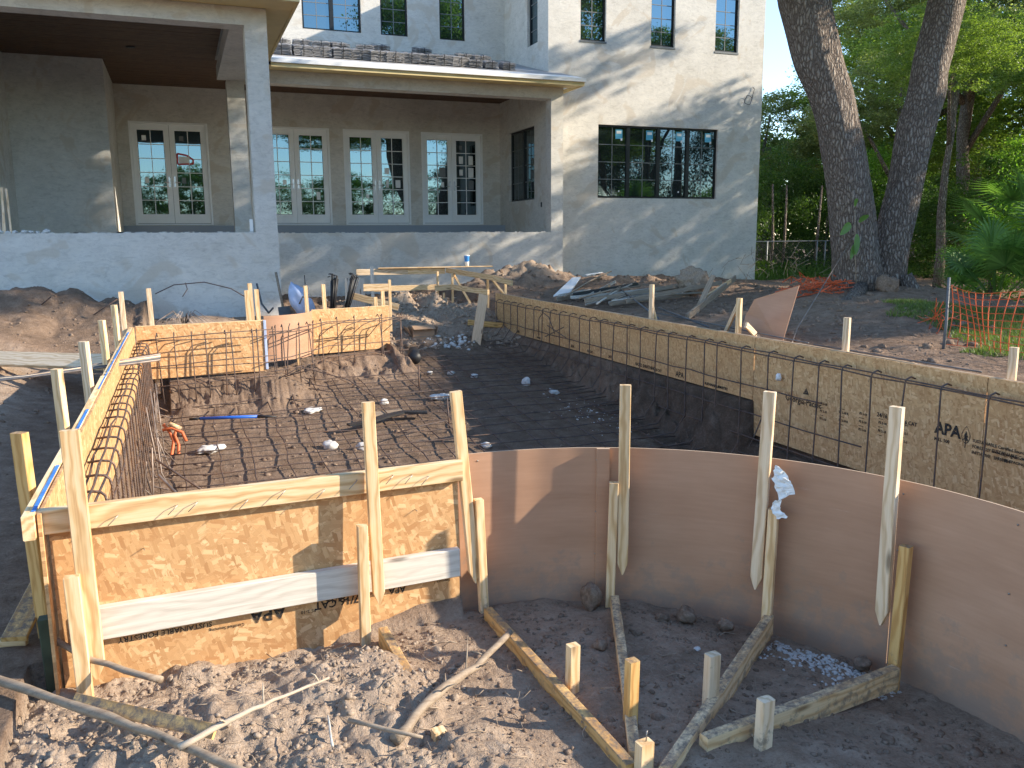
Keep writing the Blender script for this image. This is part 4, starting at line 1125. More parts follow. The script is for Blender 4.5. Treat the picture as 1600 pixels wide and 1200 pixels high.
for (x, y), s, h, lab in pr:
    rock('stone', (x, y, gz(x, y)+h*.55), (s, s*.7, h), 'white_stone', lab, 'stone', 'white stones on the pit floor')
def scatter(name, n, fn, mat, size, kind='stuff', flat=.7):
    """many small lumps joined: numpy copies of a faceted ball"""
    t = (1+5**.5)/2
    V0 = np.array([(-1,t,0),(1,t,0),(-1,-t,0),(1,-t,0),(0,-1,t),(0,1,t),(0,-1,-t),(0,1,-t),(t,0,-1),(t,0,1),(-t,0,-1),(-t,0,1)])/1.9
    F0 = np.array([(0,11,5),(0,5,1),(0,1,7),(0,7,10),(0,10,11),(1,5,9),(5,11,4),(11,10,2),(10,7,6),(7,1,8),(3,9,4),(3,4,2),(3,2,6),(3,6,8),(3,8,9),(4,9,5),(2,4,11),(6,2,10),(8,6,7),(9,8,1)])
    P = fn(n); n = len(P)
    g = ground(P[:, 0], P[:, 1])[0]
    s = size[0] + (size[1]-size[0])*rng.random(n)**4
    J = 1 + .95*(rng.random((n, 12, 3))-.5)
    a = rng.random(n)*6.28; ca, sa = np.cos(a)[:, None], np.sin(a)[:, None]
    V = V0[None]*J*s[:, None, None]*np.stack([.8+.5*rng.random(n), .8+.4*rng.random(n), .55+.4*rng.random(n)], -1)[:, None]
    X = V[..., 0]*ca - V[..., 1]*sa; Yv = V[..., 0]*sa + V[..., 1]*ca
    W = np.stack([X + P[:, 0, None], Yv + P[:, 1, None], V[..., 2] + g[:, None] - .02*s[:, None]], -1).reshape(-1, 3)
    F = (F0[None] + (np.arange(n)*12)[:, None, None]).reshape(-1, 3)
    return link(name, npmesh(name, W, F), mat, kind=kind)
def npmesh(name, co, F, smooth=False):
    k = F.shape[1]
    me = bpy.data.meshes.new(name)
    me.vertices.add(len(co)); me.vertices.foreach_set('co', co.astype(np.float32).ravel())
    me.loops.add(F.size); me.loops.foreach_set('vertex_index', F.ravel().astype(np.int32))
    me.polygons.add(len(F)); me.polygons.foreach_set('loop_start', np.arange(0, F.size, k, dtype=np.int32))
    me.polygons.foreach_set('loop_total', np.full(len(F), k, dtype=np.int32))
    if smooth: me.polygons.foreach_set('use_smooth', np.ones(len(F), dtype=bool))
    me.update(); return me
def uni(x0, x1, y0, y1, dens=None):
    def f(n):
        P = np.stack([x0+(x1-x0)*rng.random(n), y0+(y1-y0)*rng.random(n)], -1)
        return P
    return f
def inbowl(n):
    P = np.stack([.6+2.1*rng.random(n), 1.5+1.9*rng.random(n)], -1)
    return P[np.hypot(P[:, 0]-1.1, P[:, 1]-1.9) < 1.45]
def lit_area(n):
    P = np.stack([-.62+1.5*rng.random(n), 1.9+1.33*rng.random(n)], -1)
    k = vnoise(P[:, 0]*4, P[:, 1]*4, 33) + .25*rng.random(n)
    return P[(k > .45) & (P[:, 0] < 1.0 - .6*(2.6-P[:, 1]))]
setp(scatter('soil_crumbs', 8000, lit_area, 'clod', (.0014, .013)), 'loose sandy soil crumbs in the lit foreground', 'soil crumbs')
setp(scatter('soil_clods', 150, lit_area, 'clod', (.007, .030)), 'larger broken clods in the lit foreground', 'soil clods')
setp(scatter('soil_clods', 70, inbowl, 'clod_dark', (.010, .030)), 'larger broken clods inside the curved form', 'soil clods')
setp(scatter('soil_crumbs', 5000, inbowl, 'clod_dark', (.002, .014)), 'dark soil crumbs inside the curved form', 'soil crumbs')
setp(scatter('soil_crumbs', 3000, uni(.4, 4.7, 5, 12.5), 'clod_dark', (.004, .018)), 'dark soil crumbs on the pit floor', 'soil crumbs')
setp(scatter('soil_crumbs', 3500, uni(2.7, 5, 12, 16), 'clod', (.008, .045)), 'soil lumps at the far end of the pit', 'soil crumbs')
setp(scatter('soil_crumbs', 5000, uni(5.1, 13, 5, 19.5), 'clod_dark', (.006, .055)), 'soil lumps beyond the right form', 'soil crumbs')
setp(scatter('soil_crumbs', 3500, uni(-4.5, 2, 5, 14), 'clod_dark', (.005, .035)), 'soil lumps beyond the left form', 'soil crumbs')
def grav1(n):
    u = rng.random(n); w = rng.normal(0, 1, n)
    a = np.radians(15+ (36-15)*u); r = 1.5 - .055 - np.abs(w)*.085
    P = np.stack([1.1+r*np.cos(a), 1.9+r*np.sin(a)], -1)
    return P
setp(scatter('white_gravel', 480, grav1, 'white_stone', (.006, .013)), 'spill of white gravel at the foot of the curved masonite', 'gravel')
def grav2(n): return np.stack([4.2+.35*rng.normal(0, .5, n), 8.3+1.0*rng.normal(0, .4, n)], -1)
setp(scatter('white_gravel', 90, grav2, 'white_stone', (.006, .02)), 'white gravel scattered at the foot of the right bank', 'gravel')
def grav3(n): return np.stack([3.75+.3*rng.normal(0, .6, n), 12.3+.15*rng.normal(0, 1, n)], -1)
setp(scatter('white_gravel', 60, grav3, 'white_stone', (.02, .05)), 'white rubble beside the cardboard box', 'gravel')
rock('stone', (1.615, 3.20, -.045), (.045, .04, .07), 'clod_dark', 'upright dark concrete lump leaning on the masonite beside the stake', 'concrete lump')
rock('stone', (1.96, 2.96, -.085), (.055, .04, .035), 'clod_dark', 'grey lump against the masonite right of the second stake', 'concrete lump')
rock('stone', (1.86, 3.00, -.10), (.03, .03, .025), 'clod_dark', 'small lump left of the grey lump against the masonite', 'concrete lump')
rock('stone', (2.09, 2.86, -.11), (.04, .03, .025), 'clod_dark', 'low lump against the masonite near the paper stake', 'concrete lump')
rock('stone', (1.47, 2.83, -.07), (.03, .028, .022), 'clod_dark', 'round flat lump between two braces', 'concrete lump')
rock('stone', (1.84, 2.70, -.10), (.013, .013, .012), 'white_stone', 'single round white pebble in the middle of the bowl', 'pebble')
rock('stone', (2.43, 2.42, -.14), (.035, .03, .03), 'clod_dark', 'dark lump at the right end of the gravel spill', 'concrete lump')
# blue and black bar
t = thing('screed_bar', (.38, 8.75, -.3), 'blue bar with black ends lying at the foot of the far left bank', 'bar')
tube('bar', [(.08, 8.80, -.21), (.62, 8.67, -.21)], .016, 'blue_plastic', t, 10); tube('bar_end', [(-.02, 8.83, -.215), (.08, 8.80, -.21)], .012, 'black_plastic', t, 8); tube('bar_end', [(.62, 8.67, -.21), (.80, 8.63, -.22)], .018, 'black_plastic', t, 8, rs=[.018, .008])
# orange clamps
t = thing('strap_clamp', (-.17, 8.4, -.2), 'rusty orange clamps and straps hanging beside the left rebar cage', 'clamp')
for k, pts in enumerate([[(-.25, 8.45, -.17), (-.20, 8.42, -.24), (-.17, 8.4, -.33), (-.20, 8.35, -.46), (-.23, 8.3, -.55)], [(-.12, 8.42, -.18), (-.16, 8.4, -.27), (-.13, 8.38, -.36), (-.14, 8.33, -.50), (-.16, 8.3, -.60)], [(-.27, 8.42, -.22), (-.18, 8.4, -.2), (-.09, 8.4, -.25), (-.06, 8.36, -.33)]]):
    tube('strap', pts, .016, 'rust_orange', t, 6)
tube('ratchet', [(-.20, 8.41, -.16), (-.10, 8.41, -.22)], .026, 'pine', t, 6)
# dark strips on the floor
def strip(name, pts, w, mat, label, cat, th=.004, par=None):
    V = []; F = []
    for i, p in enumerate(pts):
        p = Vector(p); q = Vector(pts[min(i+1, len(pts)-1)]) - Vector(pts[max(i-1, 0)]); nrm = Vector((-q.y, q.x, 0)).normalized()*w/2*random.uniform(.7, 1.2)
        V += [p-nrm, p+nrm, p+nrm+Vector((0, 0, th)), p-nrm+Vector((0, 0, th))]
    for i in range(len(pts)-1):
        for j in range(4): F.append((i*4+j, i*4+(j+1) % 4, i*4+4+(j+1) % 4, i*4+4+j))
    F += [(0, 1, 2, 3), tuple(len(V)-4+j for j in (3, 2, 1, 0))]
    return link(name, mesh(name, V, F), mat, par, None, label=label, cat=cat)
strip('plastic_strip', [(1.50, 8.55, -.36), (1.75, 8.6, -.35), (1.95, 8.75, -.34), (2.15, 8.82, -.33), (2.4, 8.75, -.34)], .10, 'black_plastic', 'crumpled black plastic strip lying on the rebar mat', 'plastic strip', .02)
board('timber_scrap', (1.80, 8.98, -.36), (2.20, 9.05, -.36), .14, .03, (0, 1, 0.1), 'pine_dirty', None, label='dirty wood scrap behind the black plastic strip', cat='wood scrap')
# cardboard box
t = thing('cardboard_box', (3.45, 12.6, -.1), 'open brown cardboard box at the far end of the pit', 'box')
bz = -.10
box('front_panel', (3.22, 12.45, bz), (3.56, 12.455, bz+.30), 'cardboard', t)
box('back_panel', (3.22, 12.75, bz), (3.56, 12.755, bz+.30), 'cardboard', t); box('side_panel', (3.555, 12.456, bz), (3.56, 12.749, bz+.30), 'cardboard', t)
box('side_panel', (3.22, 12.456, bz), (3.225, 12.749, bz+.30), 'cardboard', t)
box('tape', (3.221, 12.447, bz+.15), (3.559, 12.449, bz+.165), 'driftwood', t)
board('flap', (3.22, 12.45, bz+.30), (3.56, 12.45, bz+.301), .15, .004, (0, 1, .35), 'cardboard', t); board('flap', (3.60, 12.46, bz+.22), (3.60, 12.75, bz+.22), .16, .004, (.3, 0, 1), 'cardboard', t)
board('flap', (3.17, 12.46, bz+.24), (3.17, 12.75, bz+.24), .14, .004, (-.5, 0, 1), 'cardboard', t)
tube('printed_mark', [(3.49, 12.4485, bz+.07), (3.49, 12.4475, bz+.07)], .035, 'muntin_gray', t, 14); box('printed_mark', (3.38, 12.447, bz+.05), (3.44, 12.449, bz+.10), 'muntin_gray', t)
# dark board and leaning board
board('dark_sheet', (3.72, 12.95, -.02), (4.15, 12.6, -.02), .4, .01, (.3, .8, .3), 'black_plastic', None, label='black sheet lying behind the cardboard box', cat='sheet')
board('plank', (4.36, 12.45, .66), (4.10, 12.10, -.08), .145, .038, (1, 0, .15), 'plywood_tan', None, .003, label='wide brown plank leaning at the far end of the right form', cat='plank')
board('plank', (4.25, 12.9, .20), (4.85, 12.9, .12), .09, .038, (0, 0, 1), 'pine_orange', None, label='short brown plank low behind the leaning plank', cat='plank')
# back rails of the shallow end
bf = thing('rail_frame', (4, 15.2, .3), 'low frame of bent pine rails on sticks at the far end of the pool', 'rail frame')
rp = [(2.95, 15.35, .935), (3.9, 15.35, .93), (4.60, 15.3, .93)]
board('rail', rp[0], rp[1], .11, .038, (0, 0, 1), 'pine_pale', bf); board('rail', (3.903, 15.35, .93), rp[2], .11, .038, (0, 0, 1), 'pine', bf)
board('rail', (4.62, 15.25, .94), (4.95, 13.6, .86), .09, .038, (0, 0, 1), 'pine_dirty', bf)
board('rail', (4.953, 13.59, .86), (5.05, 13.0, .80), .09, .038, (0, 0, 1), 'pine_dirty', bf)
board('rail', (3.2, 15.30, .63), (4.40, 15.2, .64), .10, .038, (0, 0, 1), 'pine_dirty', bf); board('rail', (4.30, 14.95, .63), (4.62, 14.8, .66), .10, .03, (0, 0, 1), 'pine', bf)
board('rail', (4.55, 14.7, .66), (4.80, 13.45, .63), .09, .038, (0, 0, 1), 'pine_dirty', bf)
for (x, y, z0, z1, ox) in ((4.40, 15.1, .2, .93, 0), (4.62, 14.9, .2, .90, 0), (4.95, 13.9, .3, .86, 0), (4.45, 14.9, .1, .55, 0), (4.66, 14.95, .88, .1, .42), (4.98, 13.8, .85, .5, .25), (5.05, 13.3, .45, .85, 0), (2.80, 12.1, .2, .95, 0)):
    if z0 < z1: board('upright', (x, y, z1), (x, y, z0), .04, .03, (1, 0, 0), 'pine', bf)
    else: board('strut', (x, y, z0), (x+ox, y-.1, z1), .04, .03, (1, 0, 0), 'pine', bf)
board('thin_plank', (3.35, 15.35, 1.0), (5.5, 15.2, 1.0), .14, .016, (0, 1, 0), 'pine', None, label='thin plank laid flat along the top of the far rail frame', cat='plank')
t = thing('paper_cup', (5.02, 15.25, 1.01), 'blue and white paper cup standing on the thin plank', 'cup')
def lathe(name, prof, c, mat, par, n=20):
    V = []; F = []
    for (r, z) in prof:
        for i in range(n): a = 2*math.pi*i/n; V.append((r*math.cos(a), r*math.sin(a), z))
    for j in range(len(prof)-1):
        for i in range(n): F.append((j*n+i, j*n+(i+1) % n, (j+1)*n+(i+1) % n, (j+1)*n+i))
    return link(name, mesh(name, V, F, True), mat, par, Matrix.Translation(c))
lathe('cup_base', [(0, 0), (.036, 0), (.042, .085)], (5.02, 15.25, 1.009), 'paper', t); lathe('cup_sleeve', [(.0425, .085), (.050, .19)], (5.02, 15.25, 1.009), 'cup_blue', t)
lathe('lid', [(.052, .19), (.052, .203), (.045, .207), (0, .207)], (5.02, 15.25, 1.009), 'paper', t)
# small nailed block and planks behind far form
board('plank', (2.40, 12.0, .85), (2.75, 11.95, .85), .10, .038, (0, 0, 1), 'pine', None, label='short nailed block on top of the stub behind the far form', cat='wood block')
board('plank', (2.72, 12.9, .62), (2.72, 12.9, 1.12), .05, .03, (1, 0, 0), 'gray_wood', None, label='grey upright post right of the bundle of black rods', cat='post')
board('plank', (2.45, 12.9, .95), (2.45, 12.9, .35), .30, .02, (1, 0, 0), 'gray_wood', None, label='grey plywood piece standing behind the bundle of black rods', cat='board')
board('plank', (2.35, 12.6, .70), (3.0, 12.4, .52), .10, .03, (0, 0, 1), 'pine_dirty', None, label='dirty plank slanting behind the short stakes', cat='plank')
# bundles of black rods
def rods(x, y, dx, label, n=16):
    t = thing('rod_bundle', (x, y, .4), label, 'rod bundle', 'bundles of black steel rods')
    for k in range(n):
        a = random.uniform(-.05, .05); b = random.uniform(-.05, .05); h = random.uniform(.93, 1.03)
        p0 = Vector((x+a*.6, y+b, .45)); p1 = Vector((x+dx+a*1.3, y+b*1.2, h)); d = (p1-p0).normalized()
        tube('rod', [p0, p1, p1+Vector((-.03+.02*a, 0, .012)), p1+Vector((-.06, 0, .005))] if k % 3 == 0 else [p0, p1], .008, 'black_plastic', t, 5)
rods(2.02, 12.5, .05, 'left bundle of black steel rods standing behind the far form'); rods(2.22, 12.5, .16, 'right leaning bundle of black steel rods standing behind the far form')
# bag and sledge and iron bar by the blue wall
me = bpy.data.meshes.new('bag'); bm = bmesh.new(); bmesh.ops.create_icosphere(bm, subdivisions=3, radius=1)
for v in bm.verts:
    c = v.co; f = 1+.07*math.sin(7*c.x+3*c.z)+.06*math.sin(9*c.y-5*c.z)+.05*math.sin(17*c.z+6*c.x)
    v.co = Vector((c.x*.17*f*(1-.35*c.z), c.y*.14*f, c.z*.26*f + .0)) + Vector((-.10*c.z, 0, 0))
for f in bm.faces: f.smooth = True
bm.to_mesh(me); bm.free()
link('bag', me, 'bag_blue', None, Matrix.Translation((1.68, 13.3, .62)), label='crumpled pale blue plastic bag beside the front column', cat='bag')
t = thing('shovel', (1.33, 13.6, .4), 'shovel with a brown handle standing against the blue-grey wall', 'shovel'); tube('handle', [(1.40, 13.9, 1.02), (1.46, 13.6, .42)], .02, 'driftwood', t, 8); board('blade', (1.46, 13.6, .5), (1.48, 13.55, .25), .18, .006, (1, 0, 0), 'dark_pipe', t)
tube('iron_rod', [(1.10, 13.9, .85), (1.14, 13.7, .55), (1.22, 13.5, .42), (1.28, 13.4, .50)], .016, 'dark_pipe', None, 6, label='bent dark iron rod left of the shovel', cat='rod')
tube('rebar_offcut', [(1.80, 13.6, .98), (1.80, 13.5, .4)], .007, 'rebar', None, 5, label='thin upright rebar right of the blue bag', cat='rebar')
tube('rebar_loop', [(1.55, 12.4, .62), (1.60, 12.4, .72), (1.85, 12.4, .72), (1.95, 12.4, .66), (1.9, 12.4, .6)], .012, 'dark_pipe', None, 6, label='bent steel loop in front of the blue bag', cat='rebar')
tube('cable', [(-.35, 12.8, .80), (-.1, 12.75, .92), (.3, 12.7, .95), (.65, 12.7, .85), (.85, 12.6, .72)], .008, 'rebar', None, 5, label='long bent wire arching over the dirt in front of the blue-grey wall', cat='wire')
tube('cable', [(.05, 12.7, .95), (.07, 12.7, .86), (.0, 12.65, .76)], .007, 'rebar', None, 5, label='short curled wire hooked on the arching wire', cat='wire')
tube('rod', [(-1.75, 12.6, .70), (-1.60, 12.5, .82)], .009, 'rebar', None, 5, label='short iron rod stuck in the mound at the far left', cat='rod')
tube('rod', [(-1.10, 12.3, .58), (-.80, 12.2, .78)], .009, 'rebar', None, 5, label='short iron rod slanting out of the mound near the stakes', cat='rod')
# pile of tie wires on far left form
t = thing('wire_tangle', (.0, 10.4, .6), 'tangle of grey tie wires lying on the far left form', 'wire tangle')
for k in range(16):
    a = random.uniform(-.25, .25); tube('wire', [(.0+a*.1, 10.35, .60), (a*.5, 10.35, .70+random.uniform(0, .06)), (a*1.1-.02, 10.3, .66), (a*1.5, 10.25, .60)], .004, 'rebar_gray', t, 4)
# lumber on the left
board('plank', (-2.7, 10.6, .34), (-.72, 8.85, .40), .19, .038, (.5, .5, .5), 'pine_pale', None, label='long pale plank lying over the dirt from the left edge to the form', cat='plank')
board('plank', (-2.6, 10.95, .30), (-.66, 9.0, .34), .14, .038, (.4, .6, .4), 'gray_wood', None, label='grey plank lying behind the long pale plank', cat='plank')
for k in range(4):
    tube('conduit', [(-2.0-.0, 7.6+k*.05, .42+.012*k), (-1.2, 7.45+k*.04, .49), (-.2, 7.25+k*.06, .60+.008*k)], .008, ('rebar_gray', 'dark_pipe', 'pine_pale', 'rebar_gray')[k], None, 6,
         label=['lowest thin rod of the bunch crossing the left form', 'dark thin rod of the bunch crossing the left form', 'pale thin stick of the bunch crossing the left form', 'topmost thin rod of the bunch crossing the left form'][k], cat='rod', group='thin rods laid across the left form')
board('stake_brace', (-.66, 3.55, -.02), (-1.6, 3.75, .08), .085, .03, (0, 0, 1), 'pine_dirty', None, label='flat brace lying on the soil left of the corner stake', cat='brace')
board('post', (-.545, 3.30, .20), (-.535, 3.30, -.25), .045, .05, (1, 0, 0), 'green_stain', None, label='short dark green treated post at the foot of the left corner', cat='post')
board('wood_scrap', (-.69, 3.5, .05), (-.62, 3.9, .15), .09, .02, (1, 0, 0), 'pine_orange', None, label='yellow wood scrap wedged behind the corner stake', cat='wood scrap')
# ------------------------------------------------------------------ right side debris
def sheet(name, quad, th, nrm, mat, label, cat):
    V = [Vector(p) for p in quad]; n = Vector(nrm).normalized()*th; V += [v+n for v in V]; k = len(quad)
    F = [tuple(range(k)), tuple(reversed(range(k, 2*k)))] + [(i, i+k, (i+1) % k+k, (i+1) % k) for i in range(k)]
    me = mesh(name, V, F); bm = bmesh.new(); bm.from_mesh(me); bmesh.ops.recalc_face_normals(bm, faces=bm.faces); bm.to_mesh(me); bm.free()
    return link(name, me, mat, None, None, label=label, cat=cat)
sheet('masonite_scrap', [(5.42, 6.70, .46), (5.42, 7.36, .46), (5.52, 7.42, .70), (5.54, 7.30, .89), (5.62, 6.72, 1.06)], .006, (1, 0, .1), 'masonite', 'brown masonite offcut propped upright outside the right form', 'masonite sheet')
random.seed(21)
for k in range(26):
    y0 = random.uniform(10.6, 12.2); x0 = random.uniform(5.35, 5.9); L = random.uniform(1.6, 3.6); a = random.uniform(.30, .95)
    x1 = x0+L*math.cos(a); y1 = y0+L*math.sin(a)
    z0 = .56+random.uniform(0, .10); z1 = gz(x1, y1)+random.uniform(.05, .25)
    m = random.choice(['dark_pipe', 'black_plastic', 'gray_wood', 'gray_wood', 'driftwood', 'driftwood'])
    tone = {'dark_pipe': 'grey', 'black_plastic': 'black', 'gray_wood': 'weathered grey', 'driftwood': 'brown'}[m]
    side = 'near' if y0 < 11.1 else 'middle' if y0 < 11.7 else 'far'
    lie = 'pointing at the house' if a > .75 else 'slanting to the right' if a > .5 else 'lying toward the oak'
    ln = 'very long' if L > 3.3 else 'long' if L > 2.9 else 'short' if L < 2.1 else 'rather short' if L < 2.5 else 'medium'
    lab = f'{ln} {tone} %s {lie}, {side} part of the debris heap'
    if random.random() < .55:
        board('slat', (x0, y0, z0), (x1, y1, z1), random.uniform(.04, .07), .012, (0, .3, 1), m, None, label=lab % 'slat', cat='slat', group='slats and pipes heaped behind the right form')
    else:
        tube('pipe', [(x0, y0, z0), ((x0+x1)/2, (y0+y1)/2, (z0+z1)/2+.03), (x1, y1, z1)], .014, m, None, 6, label=lab % 'pipe', cat='pipe', group='slats and pipes heaped behind the right form')
sheet('white_sheet', [(5.75, 12.9, .56), (6.9, 14.6, .76), (7.15, 14.75, .76), (6.1, 13.0, .60)], .02, (0, 0, 1), 'paper', 'white panel scrap lying on top of the debris heap', 'panel')
sheet('white_sheet', [(7.3, 14.8, .80), (7.9, 15.3, .82), (7.95, 15.4, .82), (7.35, 15.0, .80)], .015, (0, 0, 1), 'paper', 'small white strip beyond the debris heap', 'panel')
board('plank', (6.42, 9.75, .45), (6.85, 9.95, 1.0), .07, .03, (1, -.6, 0), 'driftwood', None, label='weathered upright board leaning left of the root ball', cat='board')
board('plank', (5.95, 9.2, .52), (7.9, 10.9, .90), .09, .03, (0, 0, 1), 'driftwood', None, label='grey brown plank slanting up to the root ball', cat='plank')
board('plank', (6.9, 10.2, .68), (7.6, 10.6, .88), .05, .03, (0, 0, 1), 'pine', None, label='yellow stick lying against the slanting plank', cat='stick')
rock('root_ball', (7.9, 12.1, .80), (.26, .22, .22), 'clod', 'pale root ball of clay behind the slanting plank', 'root ball')
for k, (a, b, c_) in enumerate([((5.4, 7.9, .55), (5.9, 9.8, .60), .02), ((5.3, 8.8, .57), (6.6, 12.2, .72), .02), ((5.15, 6.0, .60), (5.5, 9.2, .60), .012)]):
    tube('pipe', [a, b], c_*.6, 'dark_pipe', None, 6, label=['dark pipe lying along the back of the right form', 'long dark pipe running from the form toward the debris heap', 'thin dark rod lying just behind the right form top'][k], cat='pipe')
tube('rod', [(5.12, 5.9, .60), (5.35, 4.4, .56)], .007, 'dark_pipe', None, 5, label='thin rod lying in the soil before the lone stake', cat='rod')
tube('guy_wire', [(9.49, 10.2, 1.51), (6.0, 7.17, .46+.12), (4.96, 6.08, .40), (4.78, 6.28, -.38)], .007, 'rebar_gray', None, 5, label='thin pale cord running from the oak trunk down into the pit', cat='cord')
rock('paper_knot', (4.86, 6.02, .31), (.018, .025, .035), 'paper', 'small white paper scrap tied on the cord', 'paper scrap')
# paper scrap on the stake
def crumple(name, path, mat, label, cat):
    """ribbon of thin paper along a path of (centre, half width vector), creased by noise"""
    V = []; F = []; nu, nv = 8, 5; L = len(path)-1
    for i in range(L*nu+1):
        u = i/nu; k = min(int(u), L-1); f = u-k; c = Vector(path[k][0]).lerp(Vector(path[k+1][0]), f); h = Vector(path[k][1]).lerp(Vector(path[k+1][1]), f)
        for j in range(nv+1):
            p = c+h*(2*j/nv-1); V.append(p+Vector((mn.noise(p*70), mn.noise(p*60+Vector((9, 0, 0))), mn.noise(p*66+Vector((0, 5, 0)))))*.010)
    n = nv+1; R = L*nu
    for i in range(R):
        for j in range(nv): F.append((i*n+j, i*n+j+1, i*n+n+j+1, i*n+n+j))
    k = len(V); V += [v+Vector((.0006, .0008, .0004)) for v in V]; F += [tuple(reversed([q+k for q in f])) for f in F]
    return link(name, mesh(name, V, F), mat, None, None, label=label, cat=cat)
crumple('paper_scrap', [((2.228, 2.742, .615), (.006, -.006, 0)), ((2.242, 2.725, .55), (.030, -.022, 0)), ((2.262, 2.712, .49), (.024, -.018, .012)), ((2.230, 2.738, .47), (.014, -.012, .018)), ((2.228, 2.738, .425), (.012, -.01, 0)), ((2.25, 2.72, .395), (.016, -.012, .01))], 'paper', 'crumpled white paper scrap caught on a stake', 'paper scrap')
# ------------------------------------------------------------------ branches in front
def branch(pts, r0, r1, mat, label, parent=None, twigs=0, seed=0):
    rd = random.Random(seed); P = [Vector(p) for p in pts]
    # resample with bends
    Q = []
    for i in range(len(P)-1):
        for k in range(4):
            u = k/4; Q.append(P[i].lerp(P[i+1], u) + Vector((rd.uniform(-1, 1), rd.uniform(-1, 1), rd.uniform(-.6, .6)))*r0*.35)
    Q.append(P[-1]); n = len(Q)
    rs = [(r0+(r1-r0)*i/(n-1))*rd.uniform(.86, 1.14) for i in range(n)]
    if twigs:
        t = thing('branch', P[0], label, 'branch')
        tube('stem', Q, r0, mat, t, 10, rs)
        for k in range(twigs):
            i = rd.randrange(2, n-1); d = Vector((rd.uniform(-1, 1), rd.uniform(-1, 1), rd.uniform(.1, .8))).normalized(); L = rd.uniform(.05, .14)
            tube('twig', [Q[i], Q[i]+d*L*.5, Q[i]+d*L+Vector((0, 0, rd.uniform(-.02, .02)))], .003, mat, t, 5, [.004, .003, .0015])
        return t
    return tube('branch', Q, r0, mat, None, 10, rs, label=label, cat='branch')
branch([(-.78, 3.26, .06), (-.38, 2.84, .055), (-.10, 2.54, .05), (.10, 2.32, .03)], .0165, .012, 'driftwood', 'thick stripped branch lying across the bottom left corner', twigs=0, seed=1)
board('split_wood', (-.42, 2.90, .065), (.0, 2.55, .055), .045, .012, (.5, .5, .9), 'pine_orange', None, .001, 6, .004, label='splintered strip of orange wood lying along the thick branch', cat='wood splinter')
branch([(-.545, 3.30, .13), (-.40, 3.18, .065), (-.16, 2.99, .035)], .011, .013, 'driftwood', 'straight stick leaning against the left corner of the form', seed=2)
branch([(.535, 2.42, -.02), (.72, 2.60, .0), (.93, 2.78, -.03), (1.12, 2.93, .005)], .019, .012, 'driftwood', 'grey branch lying across the long orange brace', twigs=5, seed=3)
branch([(-.10, 2.50, .06), (.08, 2.58, .08), (.22, 2.66, .07), (.38, 2.74, .06)], .010, .004, 'twig_pale', 'thin pale branch crossing the end of the thick branch', twigs=3, seed=4)
branch([(.40, 2.50, .03), (.60, 2.34, .02)], .008, .006, 'driftwood', 'thin brown stick in the lit soil near the short peg', seed=5)
branch([(.33, 2.38, .03), (.34, 2.52, .05)], .004, .003, 'gray_wood', 'very thin upright twig in the lit soil', seed=6)
mb = MB()
for k in range(260):
    if k < 190: x = random.uniform(-.6, 1.0); y = random.uniform(2.1, 3.2)
    else: x = random.uniform(1.0, 2.5); y = random.uniform(2.0, 2.9)
    if x > 1.06 and math.hypot(x-1.1, y-1.9) > 1.42: continue
    z = gz(x, y)+.006; a = random.uniform(0, 6.28); L = random.uniform(.02, .09); b = random.uniform(-.6, .6)
    mb.tb([(x, y, z), (x+L*.5*math.cos(a), y+L*.5*math.sin(a), z+random.uniform(0, .02)), (x+L*math.cos(a+b), y+L*math.sin(a+b), z+random.uniform(-.01, .03))], random.uniform(.0007, .0022), 4)
o = mb.build('small_twigs', 'driftwood', None, True); setp(o, 'fine twigs and roots strewn over the foreground soil', 'twigs', None, 'stuff')
for o_, pz in ((None, None),): pass
# ------------------------------------------------------------------ vegetation
def leaf_verts(C, size, rd, droop=0.0, aspect=.55):
    """one bent-free rhombic leaf quad per centre"""
    n = len(C)
    d = rd.normal(0, 1, (n, 3)); d[:, 2] -= droop; d /= np.linalg.norm(d, axis=1)[:, None]
    e = rd.normal(0, 1, (n, 3)); e -= d*(e*d).sum(1)[:, None]; e /= np.linalg.norm(e, axis=1)[:, None]
    s = size*(.6+.8*rd.random(n))[:, None]
    a = C - d*s*.5; b = C + e*s*aspect*.5; c = C + d*s*.5; f = C - e*s*aspect*.5
    V = np.stack([a, b, c, f], 1).reshape(-1, 3)
    return V, np.arange(n*4).reshape(-1, 4)
def clumps(n_cl, per, box_, cl_r, rd, shell=.5):
    """clump centres through an ellipsoid, leaves gathered on each clump"""
    c = rd.normal(0, 1, (n_cl, 3)); c /= np.linalg.norm(c, axis=1)[:, None]
    r = shell + (1-shell)*rd.random(n_cl)**.6
    c = c*r[:, None]*np.array(box_)
    P = rd.normal(0, 1, (n_cl, per, 3))*cl_r*(.55+.8*rd.random((n_cl, 1, 1)))*np.array([1, 1, .62])
    return (c[:, None]+P).reshape(-1, 3)
CROWN = {}
def crown_mesh(kind):
    if kind in CROWN: return CROWN[kind]
    rd = np.random.default_rng(abs(hash(kind)) % 1000 if False else sum(map(ord, kind)))
    spec = {'oak_a': (190, 120, (1, 1, .72), .085, .040), 'oak_b': (140, 130, (1, 1, .8), .10, .042), 'bush_a': (90, 240, (1, 1, 1), .13, .036), 'bush_b': (80, 240, (1, 1, 1), .15, .042),
            'canopy': (120, 190, (1, 1, .45), .10, .036), 'dapple': (210, 150, (1, 1, .9), .062, .030), 'dense': (70, 560, (1, 1, .8), .135, .040)}[kind]
    C = clumps(spec[0], spec[1], spec[2], spec[3], rd, .1 if kind == 'dapple' else .5)
    V, F = leaf_verts(C, spec[4], rd, .2)
    CROWN[kind] = npmesh('crown_'+kind, V, F)
    return CROWN[kind]
